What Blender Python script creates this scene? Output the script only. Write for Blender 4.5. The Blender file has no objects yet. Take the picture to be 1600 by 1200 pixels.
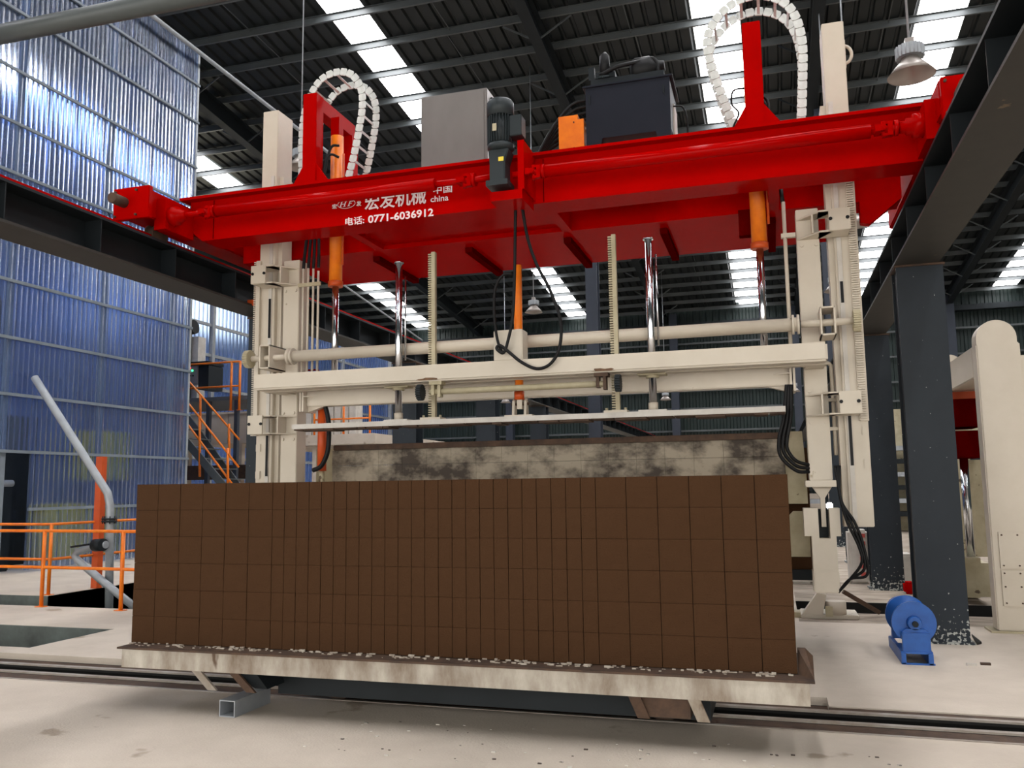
import bpy, bmesh, math, random
from mathutils import Vector, Matrix
S = bpy.context.scene
COL = S.collection
random.seed(7)
# ------------------------------------------------------------------ camera, world, light, exposure
F = 1339.65                                    # focal length in pixels of the 1600 wide frame
R3 = Matrix(((0.95667157, 0.04697558, 0.28735483), (0.29087672, -0.10996559, -0.95042007), (-0.01304739, 0.99282469, -0.11886506)))
CAM = Vector((0, 0, 1.6))
cd = bpy.data.cameras.new('camera'); co = bpy.data.objects.new('camera', cd); COL.objects.link(co)
cd.sensor_width = 36; cd.lens = F / 1600 * 36; cd.clip_end = 300; cd.clip_start = 0.05
co.matrix_world = Matrix.Translation(CAM) @ R3.to_4x4()
S.camera = co
w = bpy.data.worlds.new('world'); S.world = w; w.use_nodes = True
w.node_tree.nodes['Background'].inputs[0].default_value = (1, 0.975, 0.93, 1)
w.node_tree.nodes['Background'].inputs[1].default_value = 3.0
S.view_settings.view_transform = 'Standard'; S.view_settings.look = 'None'; S.view_settings.gamma = 1
S.view_settings.exposure = 0.24
SKYLIGHT = 13.0
S.cycles.max_bounces = 8; S.cycles.transparent_max_bounces = 12; S.cycles.use_denoising = True
S.cycles.sample_clamp_indirect = 6

def at(px, py, X=None, Y=None, Z=None):        # a pixel of the photograph on a plane of the place
    r = R3 @ Vector((px - 800, 600 - py, -F))
    if X is not None: t = (X - CAM.x) / r.x
    elif Y is not None: t = (Y - CAM.y) / r.y
    else: t = (Z - CAM.z) / r.z
    return CAM + r * t
# ------------------------------------------------------------------ materials
MATS = {}
def mat(name, c1, c2=None, rough=.55, metal=0, scale=3., spread=.5, bump=0., bscale=40., emit=None, es=0, trans=0, ior=1.45,
        stretch=(1, 1, 1), coat=0, chips=None, chipt=.62, cscale=6., spec=.5, zchip=None):
    if name in MATS: return MATS[name]
    m = bpy.data.materials.new(name); m.use_nodes = True; nt = m.node_tree; N = nt.nodes; L = nt.links
    b = N['Principled BSDF']; c2 = c2 or tuple(x * .8 for x in c1)
    tc = N.new('ShaderNodeTexCoord'); mp = N.new('ShaderNodeMapping'); L.new(tc.outputs['Object'], mp.inputs[0]); mp.inputs['Scale'].default_value = stretch
    n = N.new('ShaderNodeTexNoise'); n.inputs['Scale'].default_value = scale; n.inputs['Detail'].default_value = 6; n.inputs['Roughness'].default_value = .62
    L.new(mp.outputs[0], n.inputs['Vector'])
    r = N.new('ShaderNodeValToRGB'); r.color_ramp.elements[0].position = .5 - spread / 2; r.color_ramp.elements[1].position = .5 + spread / 2
    r.color_ramp.elements[0].color = (*c2, 1); r.color_ramp.elements[1].color = (*c1, 1)
    L.new(n.outputs['Fac'], r.inputs[0]); out = r.outputs[0]
    if chips:
        n2 = N.new('ShaderNodeTexNoise'); n2.inputs['Scale'].default_value = cscale; n2.inputs['Detail'].default_value = 5; L.new(mp.outputs[0], n2.inputs['Vector'])
        fac = n2.outputs['Fac']
        if zchip:                               # wear that grows towards the foot of a column
            sx = N.new('ShaderNodeSeparateXYZ'); L.new(tc.outputs['Object'], sx.inputs[0])
            mr = N.new('ShaderNodeMapRange'); L.new(sx.outputs[2], mr.inputs[0]); mr.inputs[1].default_value = zchip[0]; mr.inputs[2].default_value = zchip[1]
            mr.inputs[3].default_value = zchip[2]; mr.inputs[4].default_value = 0
            ad = N.new('ShaderNodeMath'); ad.operation = 'ADD'; L.new(fac, ad.inputs[0]); L.new(mr.outputs[0], ad.inputs[1]); fac = ad.outputs[0]
        rr = N.new('ShaderNodeValToRGB'); rr.color_ramp.elements[0].position = chipt; rr.color_ramp.elements[1].position = chipt + .03
        L.new(fac, rr.inputs[0]); mx = N.new('ShaderNodeMixRGB'); L.new(rr.outputs[0], mx.inputs[0]); L.new(out, mx.inputs[1]); mx.inputs[2].default_value = (*chips, 1); out = mx.outputs[0]
    L.new(out, b.inputs['Base Color'])
    b.inputs['Roughness'].default_value = rough; b.inputs['Metallic'].default_value = metal; b.inputs['Specular IOR Level'].default_value = spec
    b.inputs['Coat Weight'].default_value = coat; b.inputs['Coat Roughness'].default_value = .18
    b.inputs['Transmission Weight'].default_value = trans; b.inputs['IOR'].default_value = ior
    if bump:
        n3 = N.new('ShaderNodeTexNoise'); n3.inputs['Scale'].default_value = bscale; n3.inputs['Detail'].default_value = 4; L.new(mp.outputs[0], n3.inputs['Vector'])
        bp = N.new('ShaderNodeBump'); bp.inputs['Strength'].default_value = bump; bp.inputs['Distance'].default_value = .01; L.new(n3.outputs['Fac'], bp.inputs['Height']); L.new(bp.outputs[0], b.inputs['Normal'])
    if emit:
        b.inputs['Emission Color'].default_value = (*emit, 1); b.inputs['Emission Strength'].default_value = es
    MATS[name] = m; return m
concrete = mat('dusty_concrete', (.62, .54, .45), (.48, .41, .335), .85, scale=1.3, spread=.5, bump=.25, bscale=60, chips=(.36, .29, .22), chipt=.66, cscale=1.4)
concdark = mat('stained_concrete', (.2, .18, .16), (.07, .065, .055), .9, scale=2.2, bump=.3)
concteal = mat('pit_concrete', (.16, .19, .175), (.045, .045, .04), .7, scale=1.8)
black = mat('black_slot_shade', (.012, .011, .01), rough=.9)
cream = mat('cream_paint', (.60, .535, .44), (.53, .465, .37), .45, scale=2.5, bump=.03, chips=(.32, .25, .15), chipt=.735, cscale=5)
creamdirt = mat('dirty_cream_paint', (.50, .44, .30), (.33, .28, .17), .6, scale=4, chips=(.10, .07, .04), chipt=.66, cscale=7)
white = mat('white_press_paint', (.62, .585, .53), (.45, .41, .36), .5, scale=5)
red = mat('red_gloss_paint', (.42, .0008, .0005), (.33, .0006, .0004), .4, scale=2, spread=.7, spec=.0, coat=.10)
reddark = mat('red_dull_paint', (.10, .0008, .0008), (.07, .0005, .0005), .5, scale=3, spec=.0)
orange = mat('orange_paint', (.88, .23, .004), (.66, .12, .006), .4, scale=6)
orangered = mat('orange_red_paint', (.62, .09, .01), (.5, .06, .008), .45, scale=6)
steeldk = mat('dark_grey_steel_paint', (.017, .021, .024), (.011, .014, .016), .5, scale=2, spec=.2)
slate = mat('slate_blue_steel_paint', (.027, .034, .042), (.020, .025, .031), .5, scale=1.7, chips=(.42, .43, .40), chipt=.71, cscale=26, zchip=(0, .45, .2), spec=.2)
slatefar = mat('slate_blue_column_paint', (.030, .038, .056), (.024, .030, .044), .5)
flange = mat('underside_steel', (.030, .027, .022), (.02, .018, .015), .6, scale=4, chips=(.13, .09, .05), chipt=.69)
galv = mat('galvanised_purlin', (.095, .105, .108), (.07, .078, .08), .45, metal=.1, scale=1.5)
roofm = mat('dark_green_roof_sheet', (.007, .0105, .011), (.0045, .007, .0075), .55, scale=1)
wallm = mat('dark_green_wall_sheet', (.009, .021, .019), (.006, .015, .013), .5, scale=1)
chrome = mat('chrome', (.75, .77, .8), (.55, .57, .6), .15, metal=1)
rubber = mat('black_rubber', (.007, .007, .0075), rough=.5, spec=.25)
blockm = mat('fresh_aerated_concrete', (.062, .030, .014), (.050, .024, .011), .95, spec=.12, scale=3, bump=.5, bscale=90, chips=(.018, .009, .006), chipt=.78, cscale=45)
corem = mat('cake_core', (.012, .006, .004), rough=.95)
greycab = mat('brushed_grey_cabinet', (.30, .275, .26), (.22, .20, .19), .35, metal=.55, scale=2, stretch=(1, 1, .4))
tankm = mat('blue_grey_tank_paint', (.017, .019, .027), (.013, .015, .022), .4, spec=.15)
motorm = mat('motor_grey', (.03, .037, .04), (.02, .026, .028), .42, spec=.3)
bluem = mat('blue_paint', (.015, .11, .42), (.01, .07, .28), .4, scale=9)
galvpipe = mat('galvanised_pipe', (.38, .40, .42), (.27, .29, .31), .4, metal=.25, scale=6)
letter = mat('white_lettering', (.85, .75, .72), (.78, .62, .6), .5)
rust = mat('rusty_steel', (.105, .058, .034), (.035, .022, .016), .8, scale=8, bump=.3)
rustled = mat('worn_rail_steel', (.40, .37, .33), (.2, .15, .11), .5, scale=5)
platem = mat('stained_plate_paint', (.52, .48, .41), (.17, .12, .08), .6, scale=4.2, spread=.34, stretch=(1, 1, .4), chips=(.10, .06, .035), chipt=.655, cscale=3.0)
moldm = mat('slurry_stained_plate', (.33, .28, .21), (.05, .037, .027), .75, scale=3.2, spread=.22, stretch=(1, 1, 1.4))
yellowm = mat('yellow_paint', (.8, .62, .06), rough=.5)
chainw = mat('white_cable_chain', (.72, .74, .71), (.5, .52, .49), .4, scale=14)
lampm = mat('lamp_shade_metal', (.36, .32, .29), rough=.35, metal=.3)
skym = mat('daylit_roof_panel', (.9, .95, 1), rough=.5, emit=(.985, .98, 1), es=SKYLIGHT)
winm = mat('daylit_window', (.9, .95, 1), rough=.5, emit=(.95, .97, 1), es=3.)
# translucent corrugated plastic
pl = mat('translucent_corrugated_plastic', (.29, .40, .66), (.17, .24, .44), .26, trans=.84, ior=1.14, spec=.6, scale=1.6, stretch=(1, 1, .15))
pl2 = mat('blue_translucent_sheet', (.24, .42, .95), (.14, .26, .80), .42, trans=.7, ior=1.15, scale=.7, stretch=(1, 1, .3))
bluewall = mat('blue_wall_sheet', (.07, .13, .34), (.04, .08, .22), .5)
# ------------------------------------------------------------------ building helpers
LOC = {}
class B:
    def __init__(s): s.bm = bmesh.new(); s.mi = 0; s.keep = False
    def _f(s, vs, smooth=False):
        try: f = s.bm.faces.new(vs)
        except ValueError: return
        f.material_index = s.mi; f.smooth = smooth
    def box(s, x0, x1, y0, y1, z0, z1):
        v = [s.bm.verts.new((x, y, z)) for z in (z0, z1) for x, y in ((x0, y0), (x1, y0), (x1, y1), (x0, y1))]
        for q in ((3, 2, 1, 0), (4, 5, 6, 7), (0, 1, 5, 4), (1, 2, 6, 5), (2, 3, 7, 6), (3, 0, 4, 7)): s._f([v[i] for i in q])
        return s
    def prism(s, pts, d):                       # polygon of 3-D points swept by vector d
        d = Vector(d); a = [s.bm.verts.new(p) for p in pts]; b = [s.bm.verts.new(Vector(p) + d) for p in pts]; n = len(a)
        s._f(a); s._f(b[::-1])
        for i in range(n): s._f([a[i], b[i], b[(i + 1) % n], a[(i + 1) % n]])
        return s
    def bar(s, p0, p1, w, h, up=(0, 0, 1)):     # rectangular bar between two points
        p0, p1 = Vector(p0), Vector(p1); d = (p1 - p0).normalized(); u = Vector(up)
        if abs(d.dot(u)) > .98: u = Vector((0, 1, 0))
        sd = d.cross(u).normalized(); u = sd.cross(d)
        s.prism([p0 + sd * a * w / 2 + u * b * h / 2 for a, b in ((-1, -1), (1, -1), (1, 1), (-1, 1))], p1 - p0); return s
    def tube(s, path, r, seg=10, cap=True):
        path = [Vector(p) for p in path]; rings = []; ref = None
        for i, p in enumerate(path):
            a = path[max(0, i - 1)]; b = path[min(len(path) - 1, i + 1)]; d = (b - a).normalized()
            if ref is None: ref = Vector((0, 0, 1)) if abs(d.z) < .9 else Vector((1, 0, 0))
            u = (ref - d * ref.dot(d)).normalized(); v = d.cross(u); ref = u
            rr = r[i] if isinstance(r, (list, tuple)) else r
            rings.append([s.bm.verts.new(p + u * math.cos(t) * rr + v * math.sin(t) * rr) for t in [2 * math.pi * k / seg for k in range(seg)]])
        for A, C in zip(rings, rings[1:]):
            for k in range(seg): s._f([A[k], A[(k + 1) % seg], C[(k + 1) % seg], C[k]], True)
        if cap: s._f(rings[0][::-1]); s._f(rings[-1])
        return s
    def lathe(s, c, axis, prof, seg=20):        # prof = [(distance along axis, radius)]
        c = Vector(c); ax = Vector(axis).normalized(); u = ax.orthogonal().normalized(); v = ax.cross(u); rings = []
        for h, r in prof: rings.append([s.bm.verts.new(c + ax * h + (u * math.cos(t) + v * math.sin(t)) * max(r, 1e-4)) for t in [2 * math.pi * k / seg for k in range(seg)]])
        for A, C in zip(rings, rings[1:]):
            for k in range(seg): s._f([A[k], A[(k + 1) % seg], C[(k + 1) % seg], C[k]], True)
        s._f(rings[0][::-1]); s._f(rings[-1]); return s
    def mesh(s, name, mats, bevel=0):
        if bevel: bmesh.ops.bevel(s.bm, geom=s.bm.edges[:], offset=bevel, segments=2, affect='EDGES', clamp_overlap=True)
        if not s.keep: bmesh.ops.recalc_face_normals(s.bm, faces=s.bm.faces[:])
        me = bpy.data.meshes.new(name); s.bm.to_mesh(me); s.bm.free()
        for m in (mats if isinstance(mats, (list, tuple)) else [mats]): me.materials.append(m)
        return me
    def obj(s, name, mats, parent=None, bevel=0, kind=None, label=None):
        if parent is not None:
            l = LOC[parent.name]; bmesh.ops.translate(s.bm, verts=s.bm.verts[:], vec=-l)
        o = bpy.data.objects.new(name, s.mesh(name, mats, bevel)); COL.objects.link(o)
        if parent is not None: o.parent = parent; LOC[o.name] = l
        else: LOC[o.name] = Vector((0, 0, 0))
        if kind: o['kind'] = kind
        if label: o['label'] = label
        return o
def thing(name, label, cat, loc, group=None):
    o = bpy.data.objects.new(name, None); COL.objects.link(o); o.location = loc; LOC[o.name] = Vector(loc)
    o.empty_display_size = .1; o['label'] = label; o['category'] = cat
    if group: o['group'] = group
    return o
def tag(o, label, cat, group=None):
    o['label'] = label; o['category'] = cat
    if group: o['group'] = group
    return o
def place(name, me, parent, loc, rot=(0, 0, 0)):
    o = bpy.data.objects.new(name, me); COL.objects.link(o); o.parent = parent; o.location = Vector(loc) - LOC[parent.name]; o.rotation_euler = rot; LOC[o.name] = Vector(loc); return o
def dup(root, loc, label=None):
    def cp(o, par):
        c = o.copy(); COL.objects.link(c); c.parent = par; LOC[c.name] = LOC[o.name] + (Vector(loc) - LOC[root.name])
        for ch in [k for k in KIDS.get(o.name, [])]: cp(ch, c)
        return c
    KIDS = {}
    for o in COL.objects:
        if o.parent: KIDS.setdefault(o.parent.name, []).append(o)
    r = cp(root, None); r.location = loc
    if label: r['label'] = label
    return r
def hsec(x, z, w, h, tf, tw):                   # outline of an I section in the XZ plane
    a, b = w / 2, tw / 2
    return [(x - a, z), (x + a, z), (x + a, z + tf), (x + b, z + tf), (x + b, z + h - tf), (x + a, z + h - tf), (x + a, z + h), (x - a, z + h), (x - a, z + h - tf), (x - b, z + h - tf), (x - b, z + tf), (x - a, z + tf)]
def smoothpath(pts, n=6):
    P = [Vector(p) for p in pts]; P = [P[0] * 2 - P[1]] + P + [P[-1] * 2 - P[-2]]; out = []
    for i in range(1, len(P) - 2):
        for k in range(n):
            t = k / n; a, b, c, d = P[i - 1:i + 3]
            out.append(.5 * ((2 * b) + (c - a) * t + (2 * a - 5 * b + 4 * c - d) * t * t + (3 * b - a - 3 * c + d) * t ** 3))
    out.append(P[-2]); return out
# ================================================================== THE SETTING
# floor: slabs with a rail trench, a pit at the left, a channel and a dark slot behind
def slab(b, x0, x1, y0, y1, top=0., t=.6): b.box(x0, x1, y0, y1, top - t, top)
b = B()
slab(b, -16, 14, -8, 6.12); slab(b, .3, 14, 6.8, 7.05)
slab(b, -16, -7.5, 7.05, 7.33); slab(b, -16, -7.5, 8.53, 10.0); slab(b, -7.5, 14, 7.05, 10.0)
slab(b, -16, -10.95, 11.0, 60); slab(b, -8.0, .2, 10.0, 60); slab(b, .2, 14, 10.0, 10.75)
slab(b, -34, -16, -8, 60); slab(b, 14, 18, -8, 60)
b.obj('floor', concrete, kind='structure')
b = B(); slab(b, .2, 14, 10.75, 11.55); slab(b, .2, 14, 12.6, 60); b.obj('floor', mat('dirty_concrete', (.46, .39, .31), (.17, .13, .10), .9, scale=2.4, spread=.42, stretch=(.6, 1.6, 1)), kind='structure')
b = B(); b.box(-10.95, -8.0, 10.0, 60, -1.0, -.55); b.box(-16, -10.95, 10.0, 11.0, -1.0, -.55); b.box(-16, -7.5, 7.33, 8.53, -.9, -.5)
b.obj('floor', concteal, kind='structure')
b = B(); b.box(-16, 14, 6.12, 7.0, -.9, -.5); b.box(.2, 14, 11.55, 12.6, -1.2, -.6); b.box(.2, 14, 12.57, 12.6, -.6, -.002); b.box(-16, 14, 6.121, 6.13, -.5, -.05); b.box(-16, 14, 7.03, 7.049, -.5, -.06); b.obj('floor', black, kind='structure')  # black bottoms and liners put the trench shade into the colour
b = B(); b.box(-16, -7.5, 8.5, 8.53, -.5, -.004); b.box(-7.53, -7.5, 7.33, 8.5, -.5, -.004); b.box(-10.95, -8.0, 19, 19.1, -.55, -.01); b.box(-10.98, -10.95, 11.0, 40, -.55, -.005); b.box(-16, -10.95, 10.98, 11.0, -.55, -.005); b.obj('trim_2', concteal, kind='structure')
b = B(); b.box(-16, 14, 6.38, 6.625, -.2, -.075); b.obj('slot_shade_fill', black, kind='structure')  # black filler stands in for the shade inside the rail slot
b = B(); b.box(.3, 14, 6.66, 6.79, -.3, -.008); b.obj('trim_1', rust, kind='structure')
# corrugated roof falling away from the camera: Z = 17.2 - .107 Y
RS = .107
def rz(y): return 17.2 - RS * y
strips = [-21.2, -11.1, -.9, 5.15, 12.3]
ceil = B()
x = -34.; prof = []
while x < 18:
    ins = [s for s in strips if s - .55 < x + .2 < s + .55]
    if not ins:
        for k, dz in ((0, 0), (.26, 0), (.30, .07), (.37, .07)): prof.append((x + k, dz))
    else: prof.append(None)
    x += .41
seg = []; Y0, Y1 = -9., 51.2
def flush():
    global seg
    if len(seg) > 1:
        va = [ceil.bm.verts.new((p[0], Y0, rz(Y0) + .2 + p[1])) for p in seg]; vb = [ceil.bm.verts.new((p[0], Y1, rz(Y1) + .2 + p[1])) for p in seg]
        for i in range(len(seg) - 1): ceil._f([va[i], va[i + 1], vb[i + 1], vb[i]])
    seg = []
for p in prof:
    if p is None: flush()
    else:
        if seg and p[0] - seg[-1][0] > .3 and 0: flush()
        seg.append(p)
flush()
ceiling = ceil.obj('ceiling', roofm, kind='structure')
LOC[ceiling.name] = Vector((0, 0, 0))
PY = [1.25 + 1.5 * i - 9 for i in range(40)]
b = B(); b.prism([(-34, 0, 0), (-34, .07, 0), (-34, .07, .012), (-34, .008, .012), (-34, .008, .18), (-34, -.06, .18), (-34, -.06, .19), (-34, 0, .19)], (52, 0, 0)); pm = b.mesh('purlin', galv)
for y in PY:
    if y > Y1: break
    place('purlin', pm, ceiling, (0, y, rz(y) - .01))
L_ = 1.5; ang = math.atan(RS)
b = B(); b.box(-.58, .58, 0, L_ / math.cos(ang), 0, .03); sm = b.mesh('skylight_panel', skym)
for sx in strips:
    for y in PY[:-1]:
        if y > 49.5: continue
        place('skylight_panel', sm, ceiling, (sx, y, rz(y) + .2), (-ang, 0, 0))
for rx in (-17.4, -5.87, 1.72, 9.5, -29):
    b = B(); pts = [(p, q) for p, q in hsec(rx, 0, .32, .62, .03, .03)]
    b.prism([(p, Y0, rz(Y0) - .7 + q) for p, q in pts], (0, Y1 - Y0, -RS * (Y1 - Y0))); b.obj('rafter', steeldk, ceiling)
    b = B()
    for y in PY[::2]:
        if y > 50 or y < 8: continue
        for sgn in (-1, 1): b.bar((rx, y, rz(y) - .68), (rx + sgn * 1.0, y + .05, rz(y) - .05), .03, .05)
    b.obj('knee_braces', galv if rx != 1.72 else steeldk, ceiling, kind='stuff')
b = B()
for sx in (-25, -14.2, -8.6, -3.4, 3.6, 7.3, 14.):
    for i, y in enumerate(PY[:-1]):
        if 4 < y < 49.5: b.bar((sx + (i % 2) * .12, y, rz(y) + .02), (sx + (i % 2) * .12, y + 1.5, rz(y + 1.5) + .1), .02, .02)
b.obj('sag_rods', galv, ceiling, kind='stuff')
# walls
b = B(); n = 0; x = -34; vs = []
while x < 18:
    vs += [(x, 0), (x + .16, 0), (x + .2, .05), (x + .34, .05)]; x += .38
va = [b.bm.verts.new((p, 51.3 - q, 0)) for p, q in vs]; vb = [b.bm.verts.new((p, 51.3 - q, 12.2)) for p, q in vs]
for i in range(len(vs) - 1): b._f([va[i], va[i + 1], vb[i + 1], vb[i]])
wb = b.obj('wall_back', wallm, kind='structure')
for z in (1.4, 2.9, 4.65, 5.95, 7.0, 8.4, 9.8): B().box(-34, 18, 50.95, 51.12, z, z + .1).obj('girt', galv, wb)
for z in (10.75,): B().box(-34, 18, 50.6, 51.1, z, z + .3).obj('gutter', steeldk, wb)
for cx in (-29, -15.45, -5.3, 1.5, 9.5): B().box(cx - .22, cx + .22, 50.4, 50.9, 0, 11.6).obj('wall_column', slatefar, wb)
B().box(-34, 18, 50.9, 51.25, 0, 1.0).obj('plinth', concrete, wb)
wl = B().box(-26.2, -26, -9, 51, 0, 19).obj('wall_left', wallm, kind='structure')
for k in range(3, 6): B().box(-26.0, -25.9, 21.6 + k * 3, 24.4 + k * 3, 9.6, 12.2).obj('window_%d' % (k + 1), mat('added_warm_glow', (1, .95, .8), emit=(1, .93, .72), es=3.2), kind='structure')  # glowing panes added for the warm glow behind the blue sheets
B().box(18, 18.2, -9, 51, 0, 19).obj('wall_right', wallm, kind='structure')
for i, (px, py, s1, s2) in enumerate(((1407, 709, .9, 1.1), (1333, 707, .9, 1.1))):
    p = at(px, py, Y=50.8); wd = B().box(p.x - s1, p.x + s1, 50.75, 50.85, p.z - .5, p.z + .5).obj('window_%d' % (i + 1), winm, kind='structure')
    B().box(p.x - s1 - .05, p.x + s1 + .05, 50.7, 50.78, p.z - .56, p.z - .5).obj('window_frame', galv, wd)
B().box(-26, 18, -9.2, -9, 7.0, 18.2).obj('wall_front_light_block', wallm, kind='structure')  # unseen upper wall, added to keep world light off the roof
# ================================================================== translucent enclosures
def corr(b, X, y0, y1, z0, z1, pitch=.133, amp=.02):
    b.keep = True; n = int((y1 - y0) / pitch * 6); va = []; vb = []
    for i in range(n + 1):
        y = y0 + (y1 - y0) * i / n; x = X + amp * math.copysign(abs(math.sin(math.pi * (y - y0) / pitch)) ** .5, 1)
        va.append(b.bm.verts.new((x, y, z0))); vb.append(b.bm.verts.new((x, y, z1)))
    for i in range(n): b._f([vb[i], vb[i + 1], va[i + 1], va[i]])
railm = mat('enclosure_frame', (.20, .235, .27), (.13, .155, .18), .6)
encl = thing('plastic_enclosure', 'tall enclosure of translucent corrugated plastic sheets on a grey frame at far left', 'enclosure', (-14.6, 14, 0))
zt = [(.05, 2.45), (2.43, 6.62), (6.58, 10.3), (10.27, 13.6)]
for ti, (z0, z1) in enumerate(zt):
    y = 6.0 if ti else 14.0; k = 0
    while y < 18.9:
        y2 = min(y + .8, 18.9); b = B(); corr(b, -14.6 + (.012 if k % 2 else 0), y, y2 + .03, z0, z1); b.obj('plastic_sheet', pl, encl); y += .8; k += 1
for z in (1.27, 2.43, 3.57, 4.71, 5.87, 7.0, 8.1, 9.15, 10.27, 11.54, 12.6): B().box(-14.575, -14.53, 14.0 if z < 2 else 6, 18.95, z - .03, z + .03).obj('rail', railm, encl)
for y in (8.2, 10.8, 13.4, 15.95, 18.35): B().box(-14.7, -14.63, y - .06, y + .06, 0, 13.6).obj('post', railm, encl)
B().box(-14.66, -14.57, 18.88, 18.95, 0, 13.6).obj('corner_strip', galvpipe, encl)
b = B(); b.box(-21.7, -14.75, 18.9, 18.93, 0, 13.6); b.obj('end_sheet', pl, encl)
enc2 = thing('blue_enclosure', 'blue translucent sheet wall standing behind the stair and orange railings', 'enclosure', (-22, 35, 0))
for ti, (z0, z1) in enumerate(((0, 4.7), (4.65, 8.4), (8.35, 9.9))):
    y = 8.8
    while y < 50:
        b = B(); corr(b, -22, y, y + 1.62, z0, z1, .27, .03); b.obj('plastic_sheet', pl2, enc2); y += 1.6
for z in (1.5, 2.9, 4.3, 5.75, 7.1, 8.36, 9.8): B().box(-21.95, -21.85, 8.8, 50.2, z - .06, z + .06).obj('rail', galvpipe, enc2)
for y in (11, 15.6, 20.2, 24.5, 29.8, 35, 41, 47): B().box(-21.98, -21.8, y - .09, y + .09, 0, 9.9).obj('post', galvpipe, enc2)
# dark machine at the open bay and yellow machines behind the sheets
m = thing('dark_machine', 'dark machine seen in the open bay at the left edge of the enclosure', 'machine', (-15.2, 13.2, 0))
B().box(-16.4, -15.3, 11.2, 14.3, .0, 3.2).obj('housing', steeldk, m, bevel=.02); B().box(-17.0, -16.42, 11.2, 16.2, .0, 3.4).obj('dark_backing', steeldk, m, bevel=.02); B().box(-14.95, -14.85, 12.4, 13.6, .2, .9).obj('guard', rust, m)  # rear box is a dark backing added for the bay's shaded interior
b = B(); b.tube([(-14.9, 13.2, 1.8), (-14.9, 13.9, 1.8)], .07); b.obj('pipe', galvpipe, m)
for nm, (x0, x1, y0, y1, z0, z1), lb in (('machine_cover', (-16.4, -15.9, 16.1, 17.4, .0, 1.33), 'wide yellow machine cover blurred behind the lower plastic sheets'),
                                        ('machine_cover', (-16.4, -15.9, 17.6, 18.8, .0, 1.28), 'lower yellow cover behind the sheets near the valve pipe'),
                                        ('machine_cover', (-16.4, -15.9, 17.6, 18.8, 1.9, 3.15), 'upper yellow cover behind the sheets above the valve pipe')):
    tag(B().box(x0, x1, y0, y1, z0, z1).obj(nm, yellowm, bevel=.05), lb, 'cover')
tag(B().box(-18.4, -17.2, 16.3, 18.7, 0, 4.6).obj('storage_bin', bluewall, bevel=.05), 'dark blue bin shape hidden behind the translucent sheets', 'bin')
tag(B().box(-17.6, -16.8, 14.8, 15.8, 4.7, 6.2).obj('machine_hood', rust, bevel=.05), 'brownish hood blurred behind the translucent sheets at mid height', 'hood')
# ================================================================== runway beams
def runway(name, x, lab, red_rail, ys):
    t = thing(name, lab, 'beam', (x, 20, 3.85)); l = LOC[t.name]
    z0 = 3.85
    B().box(x - .215, x + .215, 2, 50, z0, z0 + .025).obj('bottom_flange', flange, t)
    B().box(x - .012, x + .012, 2, 50, z0 + .025, z0 + .35).obj('web', steeldk, t)
    B().box(x - .215, x + .215, 2, 50, z0 + .35, z0 + .375).obj('top_flange', steeldk, t)
    b = B(); b.box(x - .2, x - .012, 0, .012, 0, .325); b.box(x + .012, x + .2, 0, .012, 0, .325); bmesh.ops.translate(b.bm, verts=b.bm.verts[:], vec=(-x, 0, 0)); sm = b.mesh('stiffener', steeldk)
    y = 4.35
    while y < 49: place('stiffener', sm, t, (x, y, z0 + .025)); y += 1.08
    b = B(); b.prism([(x + p, 2, z0 + .375 + q) for p, q in ((-.05, 0), (.05, 0), (.05, .015), (.012, .03), (.012, .06), (.03, .07), (.03, .1), (-.03, .1), (-.03, .07), (-.012, .06), (-.012, .03), (-.05, .015))], (0, 48, 0))
    b.obj('rail', red_rail, t, label=lab.split()[0] and 'red painted crane rail on top of the beam')
    return t
runway('runway_beam', -6.27, 'long dark steel crane runway beam on the left with a red rail', red, None)
runway('runway_beam', 1.52, 'dark steel crane runway beam overhead on the right, rusty at its column', red, None)
cl = ['slate steel column under the left runway beam, beside the stair', 'second slate column of the left runway, behind the hanging piston rod', 'third slate column of the left runway, behind the press plate', 'fourth and farthest slate column of the left runway']
cr = ['nearest slate blue steel column with chipped paint, behind the blue winch', 'second slate column with white paint flecks, beside the right mast', 'third column of the right runway, hidden behind the nearer ones', 'farthest column of the right runway']
for k, y in enumerate((9.6, 14.05, 18.6, 23.2)):
    for side, x, lb in ((0, -6.27, cl[k]), (1, 1.55, cr[k])):
        t = thing('steel_column', lb, 'column', (x, y, 0)); 
        b = B(); b.box(x - .225, x + .225, y, y + .02, 0, 3.83); b.obj('front_flange', slate, t)
        b = B(); b.box(x - .225, x + .225, y + .33, y + .35, 0, 3.83); b.obj('rear_flange', slate, t)
        b = B(); b.box(x - .012, x + .012, y + .02, y + .33, 0, 3.83); b.box(x - .2, x - .19, y + .02, y + .33, 0, 3.83) ; b.obj('web', steeldk, t)
        B().box(x - .26, x + .26, y - .04, y + .39, 0, .02).obj('base_plate', slate, t); B().box(x - .24, x + .24, y - .02, y + .37, 3.83, 3.85).obj('cap_plate', rust, t)
for x, y, lb in ((-5.62, 28., 'tall slate roof column seen between the toothed rack and the chrome rod'), (1.97, 28., 'tall dark roof column behind the right mast')):
    t = thing('roof_column', lb, 'column', (x, y, 0))
    for yy in (y, y + .4): B().box(x - .2, x + .2, yy, yy + .02, 0, rz(y) - .7).obj('flange', slatefar, t)
    B().box(x - .01, x + .01, y + .02, y + .4, 0, rz(y) - .7).obj('web', slatefar, t)
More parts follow.
